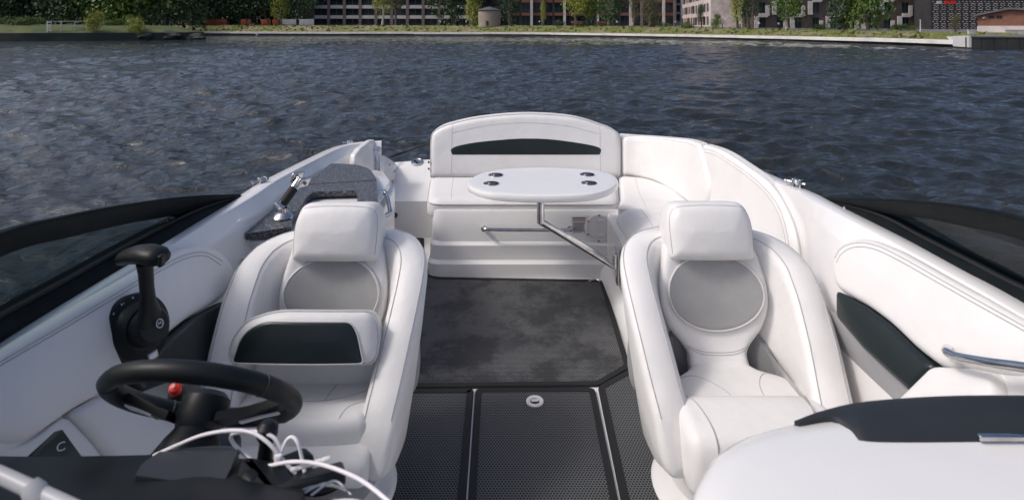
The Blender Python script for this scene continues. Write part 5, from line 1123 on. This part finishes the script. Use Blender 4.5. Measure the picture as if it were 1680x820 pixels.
curve_sheet('dash_top', [[W(-150, 742, .95), W(20, 748, .93), W(180, 747, .92), W(300, 745, .92), W(425, 754, .90)],
    [W(-150, 752, .90), W(20, 758, .88), W(180, 760, .88), W(300, 756, .88), W(450, 768, .87)],
    [W(-200, 785, .80), W(20, 792, .79), W(180, 792, .79), W(300, 792, .79), W(500, 805, .80)],
    [W(-260, 850, .68), W(20, 850, .68), W(180, 850, .68), W(300, 850, .69), W(470, 860, .70)]], M['plastic'], con, .05)
def WL(a, b, d): q = W(a, b-13, d); return q
curve_sheet('instrument_cowl', [[WL(262, 753, .90), WL(300, 748, .905), WL(350, 744, .905), WL(392, 745, .90)],
    [WL(248, 762, .87), WL(300, 763, .87), WL(350, 764, .87), WL(390, 752, .88)],
    [WL(232, 774, .84), WL(290, 778, .84), WL(340, 782, .84), WL(378, 782, .84)],
    [WL(222, 792, .80), WL(280, 800, .80), WL(330, 808, .80), WL(362, 812, .80)]], M['cowl'], con, .03)
prism('side_pod', rpoly([W(392, 760, .88)[:2], W(480, 770, .86)[:2], W(500, 820, .76)[:2], W(360, 830, .74)[:2]], .03), 1.18, 1.345, M['plastic'], con, .02)
rs2 = tube('windshield_brace', cr([W(-120, 735, .72), W(-20, 770, .70), W(50, 801, .68), W(90, 819, .67), W(180, 861, .64)], 30), 0.0085, M['gelgrey'], None, 10); tag(rs2, 'blurred pale brace tube at the lower port corner', 'brace')
lathe('joint', [(0, -.014), (.010, -.012), (.0125, 0), (.010, .012), (0, .014)], M['gelgrey'], rs2, W(58, 808, .675), (.7, -.2, -.5), 16)
bx_ = thing('stereo_panel', 'black corner panel with pale emblem on the port lower lining', 'panel', W(100, 745, 1.16))
slab('panel', [W(104, 702, 1.20), W(140, 752, 1.12), W(150, 790, 1.08), W(30, 790, 1.08), W(58, 749, 1.12)], (.9, -.3, .4), .03, M['plastic'], bx_, .004)
text('emblem', 'C', .022, frame_at(W(100, 733, 1.135), (.6, -.7, .5)), M['white'], bx_)
# phone, keys and charging leads on the pod
ph = thing('phone_mount', 'black cradle with a row of pale tabs lying on the dash', 'phone cradle', W(510, 790, .84))
rot = Matrix.Rotation(.35, 3, 'Z') @ Matrix.Rotation(-.45, 3, 'X')
rbox('cradle', W(508, 790, .84), (.10, .06, .022), .006, M['plastic'], ph, rot)
rbox('cradle_arm', W(455, 775, .86), (.035, .11, .03), .010, M['plastic'], ph, Matrix.Rotation(-.7, 3, 'Z') @ Matrix.Rotation(-.2, 3, 'X'))
for i in range(5): rbox('key', tuple(np.array(W(484+i*13, 782-i*4, .83))+np.array([0, 0, .012])), (.012, .008, .006), .002, M['greyplate'], ph, rot)
for i in range(3): tube('wire', cr([W(470+i*20, 812, .80), W(520+i*14, 796-i*4, .815), W(560+i*8, 798+i*6, .80)], 12), .0016, M['steel'], ph, 5)
lathe('gear_knob', [(0, 0), (.012, 0), (.010, .03), (.016, .040), (.016, .052), (.009, .060), (0, .062)], M['plastic'], ph, W(434, 758, .88), (.05, .1, 1), 16)
def cable(label, P, D, r=.0027, plug=None):
    pts = [W(px, py, d) for (px, py), d in zip(P, D)]; o = tube('charging_cable', cr(pts, 60), r, M['cable']); tag(o, label, 'cable', None)
    if plug: a, b = np.array(pts[plug]), np.array(pts[plug+(1 if plug == 0 else -1)]); d = (a-b)/np.linalg.norm(a-b); tube('plug', [a-d*.004, a+d*.018], .0055, M['cable'], o, 10)
    return o
o = cable('white charging lead arching right across the dash towards the console edge', [(650, 832), (600, 792), (560, 772), (520, 760), (480, 757), (440, 764), (412, 773), (396, 778)], [.74, .78, .80, .82, .83, .85, .86, .865])
a = np.array(W(396, 778, .865)); tube('plug', [a, np.array(W(387, 780, .868))], .0062, M['cable'], o, 10)
cable('white charging lead sweeping left over the steering column', [(252, 747), (290, 730), (330, 714), (375, 706), (412, 709), (440, 726), (465, 755), (485, 777)], [.90, .90, .89, .88, .87, .86, .855, .85])
cable('white charging lead looped below the steering wheel rim', [(420, 760), (402, 745), (384, 728), (379, 715), (392, 709), (425, 708), (450, 718), (460, 737), (461, 755)], [.88, .89, .89, .89, .885, .875, .87, .865, .86])
o = cable('white charging lead in a tall narrow loop beside the seat front', [(458, 760), (464, 735), (472, 720), (481, 717), (489, 727), (495, 750), (500, 774)], [.86, .865, .87, .87, .865, .86, .85])
rbox('splitter', W(457, 756, .855), (.012, .008, .022), .003, M['cable'], o)
# pale console corner under the leads
pcn = prism('console_corner', rpoly([W(540, 800, .80)[:2], W(600, 792, .80)[:2], W(632, 815, .76)[:2], W(640, 900, .64)[:2], W(470, 900, .64)[:2], W(490, 822, .75)[:2]], .02), 1.10, 1.345, M['gel'], con, .02)

# passenger console in the starboard foreground
pco = thing('passenger_console', 'white moulded passenger console with black padded brow, starboard foreground', 'console', (.7, .7, FLOOR))
rows = []
edge = [(1158, 880), (1163, 820), (1172, 782), (1196, 742), (1240, 713), (1310, 693), (1372, 684)]
H0 = .655
eo = [WH(px, py, H0) for px, py in edge]; eo = cr([(p[0], p[1]) for p in eo]+[(.62, .962), (.80, .97), (1.06, .97)], 60)
S = []
for p in eo:
    inn = np.array([.72, .45]); d = inn-p; L = np.linalg.norm(d); d /= L
    S.append([(p[0]-d[0]*a, p[1]-d[1]*a, z) for a, z in ((.01, FLOOR), (.02, .95), (.034, 1.25), (.032, 1.30), (.022, 1.325), (.006, 1.338), (-.03, EYE-H0), (-.12, EYE-H0+.004), (-.25, EYE-H0+.006), (-L*.98, EYE-H0+.006))])
loft('console_body', S, M['gel'], pco, False, False, 60)
bw = [WH(1302, 691, .66), WH(1350, 672, .655), WH(1420, 656, .65), WH(1550, 647, .645), WH(1700, 646, .642), WH(1900, 650, .64)]
bi = [WH(1306, 692, .656), WH(1372, 684, .647), WH(1402, 708, .640), WH(1432, 724, .636), WH(1690, 724, .632), WH(1900, 726, .63)]
A, B = cr([WH(1303, 690, .654), WH(1350, 673, .654), WH(1420, 658, .654), WH(1550, 649, .654), WH(1700, 648, .654), WH(1900, 652, .654)], 50), cr([WH(1312, 691, .652), WH(1366, 684, .652), WH(1400, 706, .652), WH(1434, 723, .652), WH(1690, 723.5, .652), WH(1900, 726, .652)], 50)
S = []
for a, b in zip(A, B):
    kk = min(1., 6*np.linalg.norm(a-b)); up_ = np.array([0, 0, .009*kk]); S.append([tuple(a-np.array([0, 0, .012+.05*kk])), tuple(a), tuple(a*.85+b*.15+up_), tuple(a*.5+b*.5+up_*1.5), tuple(a*.15+b*.85+up_), tuple(b), tuple(b-np.array([0, 0, .012+.04*kk]))])
brow = loft('brow', S, M['dashgrey'], pco, True, True, 60)
rbox('badge', W(1650, 717, .888), (.085, .008, .009), .002, M['chrome'], pco)
for o in BASES:
    if 'base_at' in o.keys(): del o['base_at']
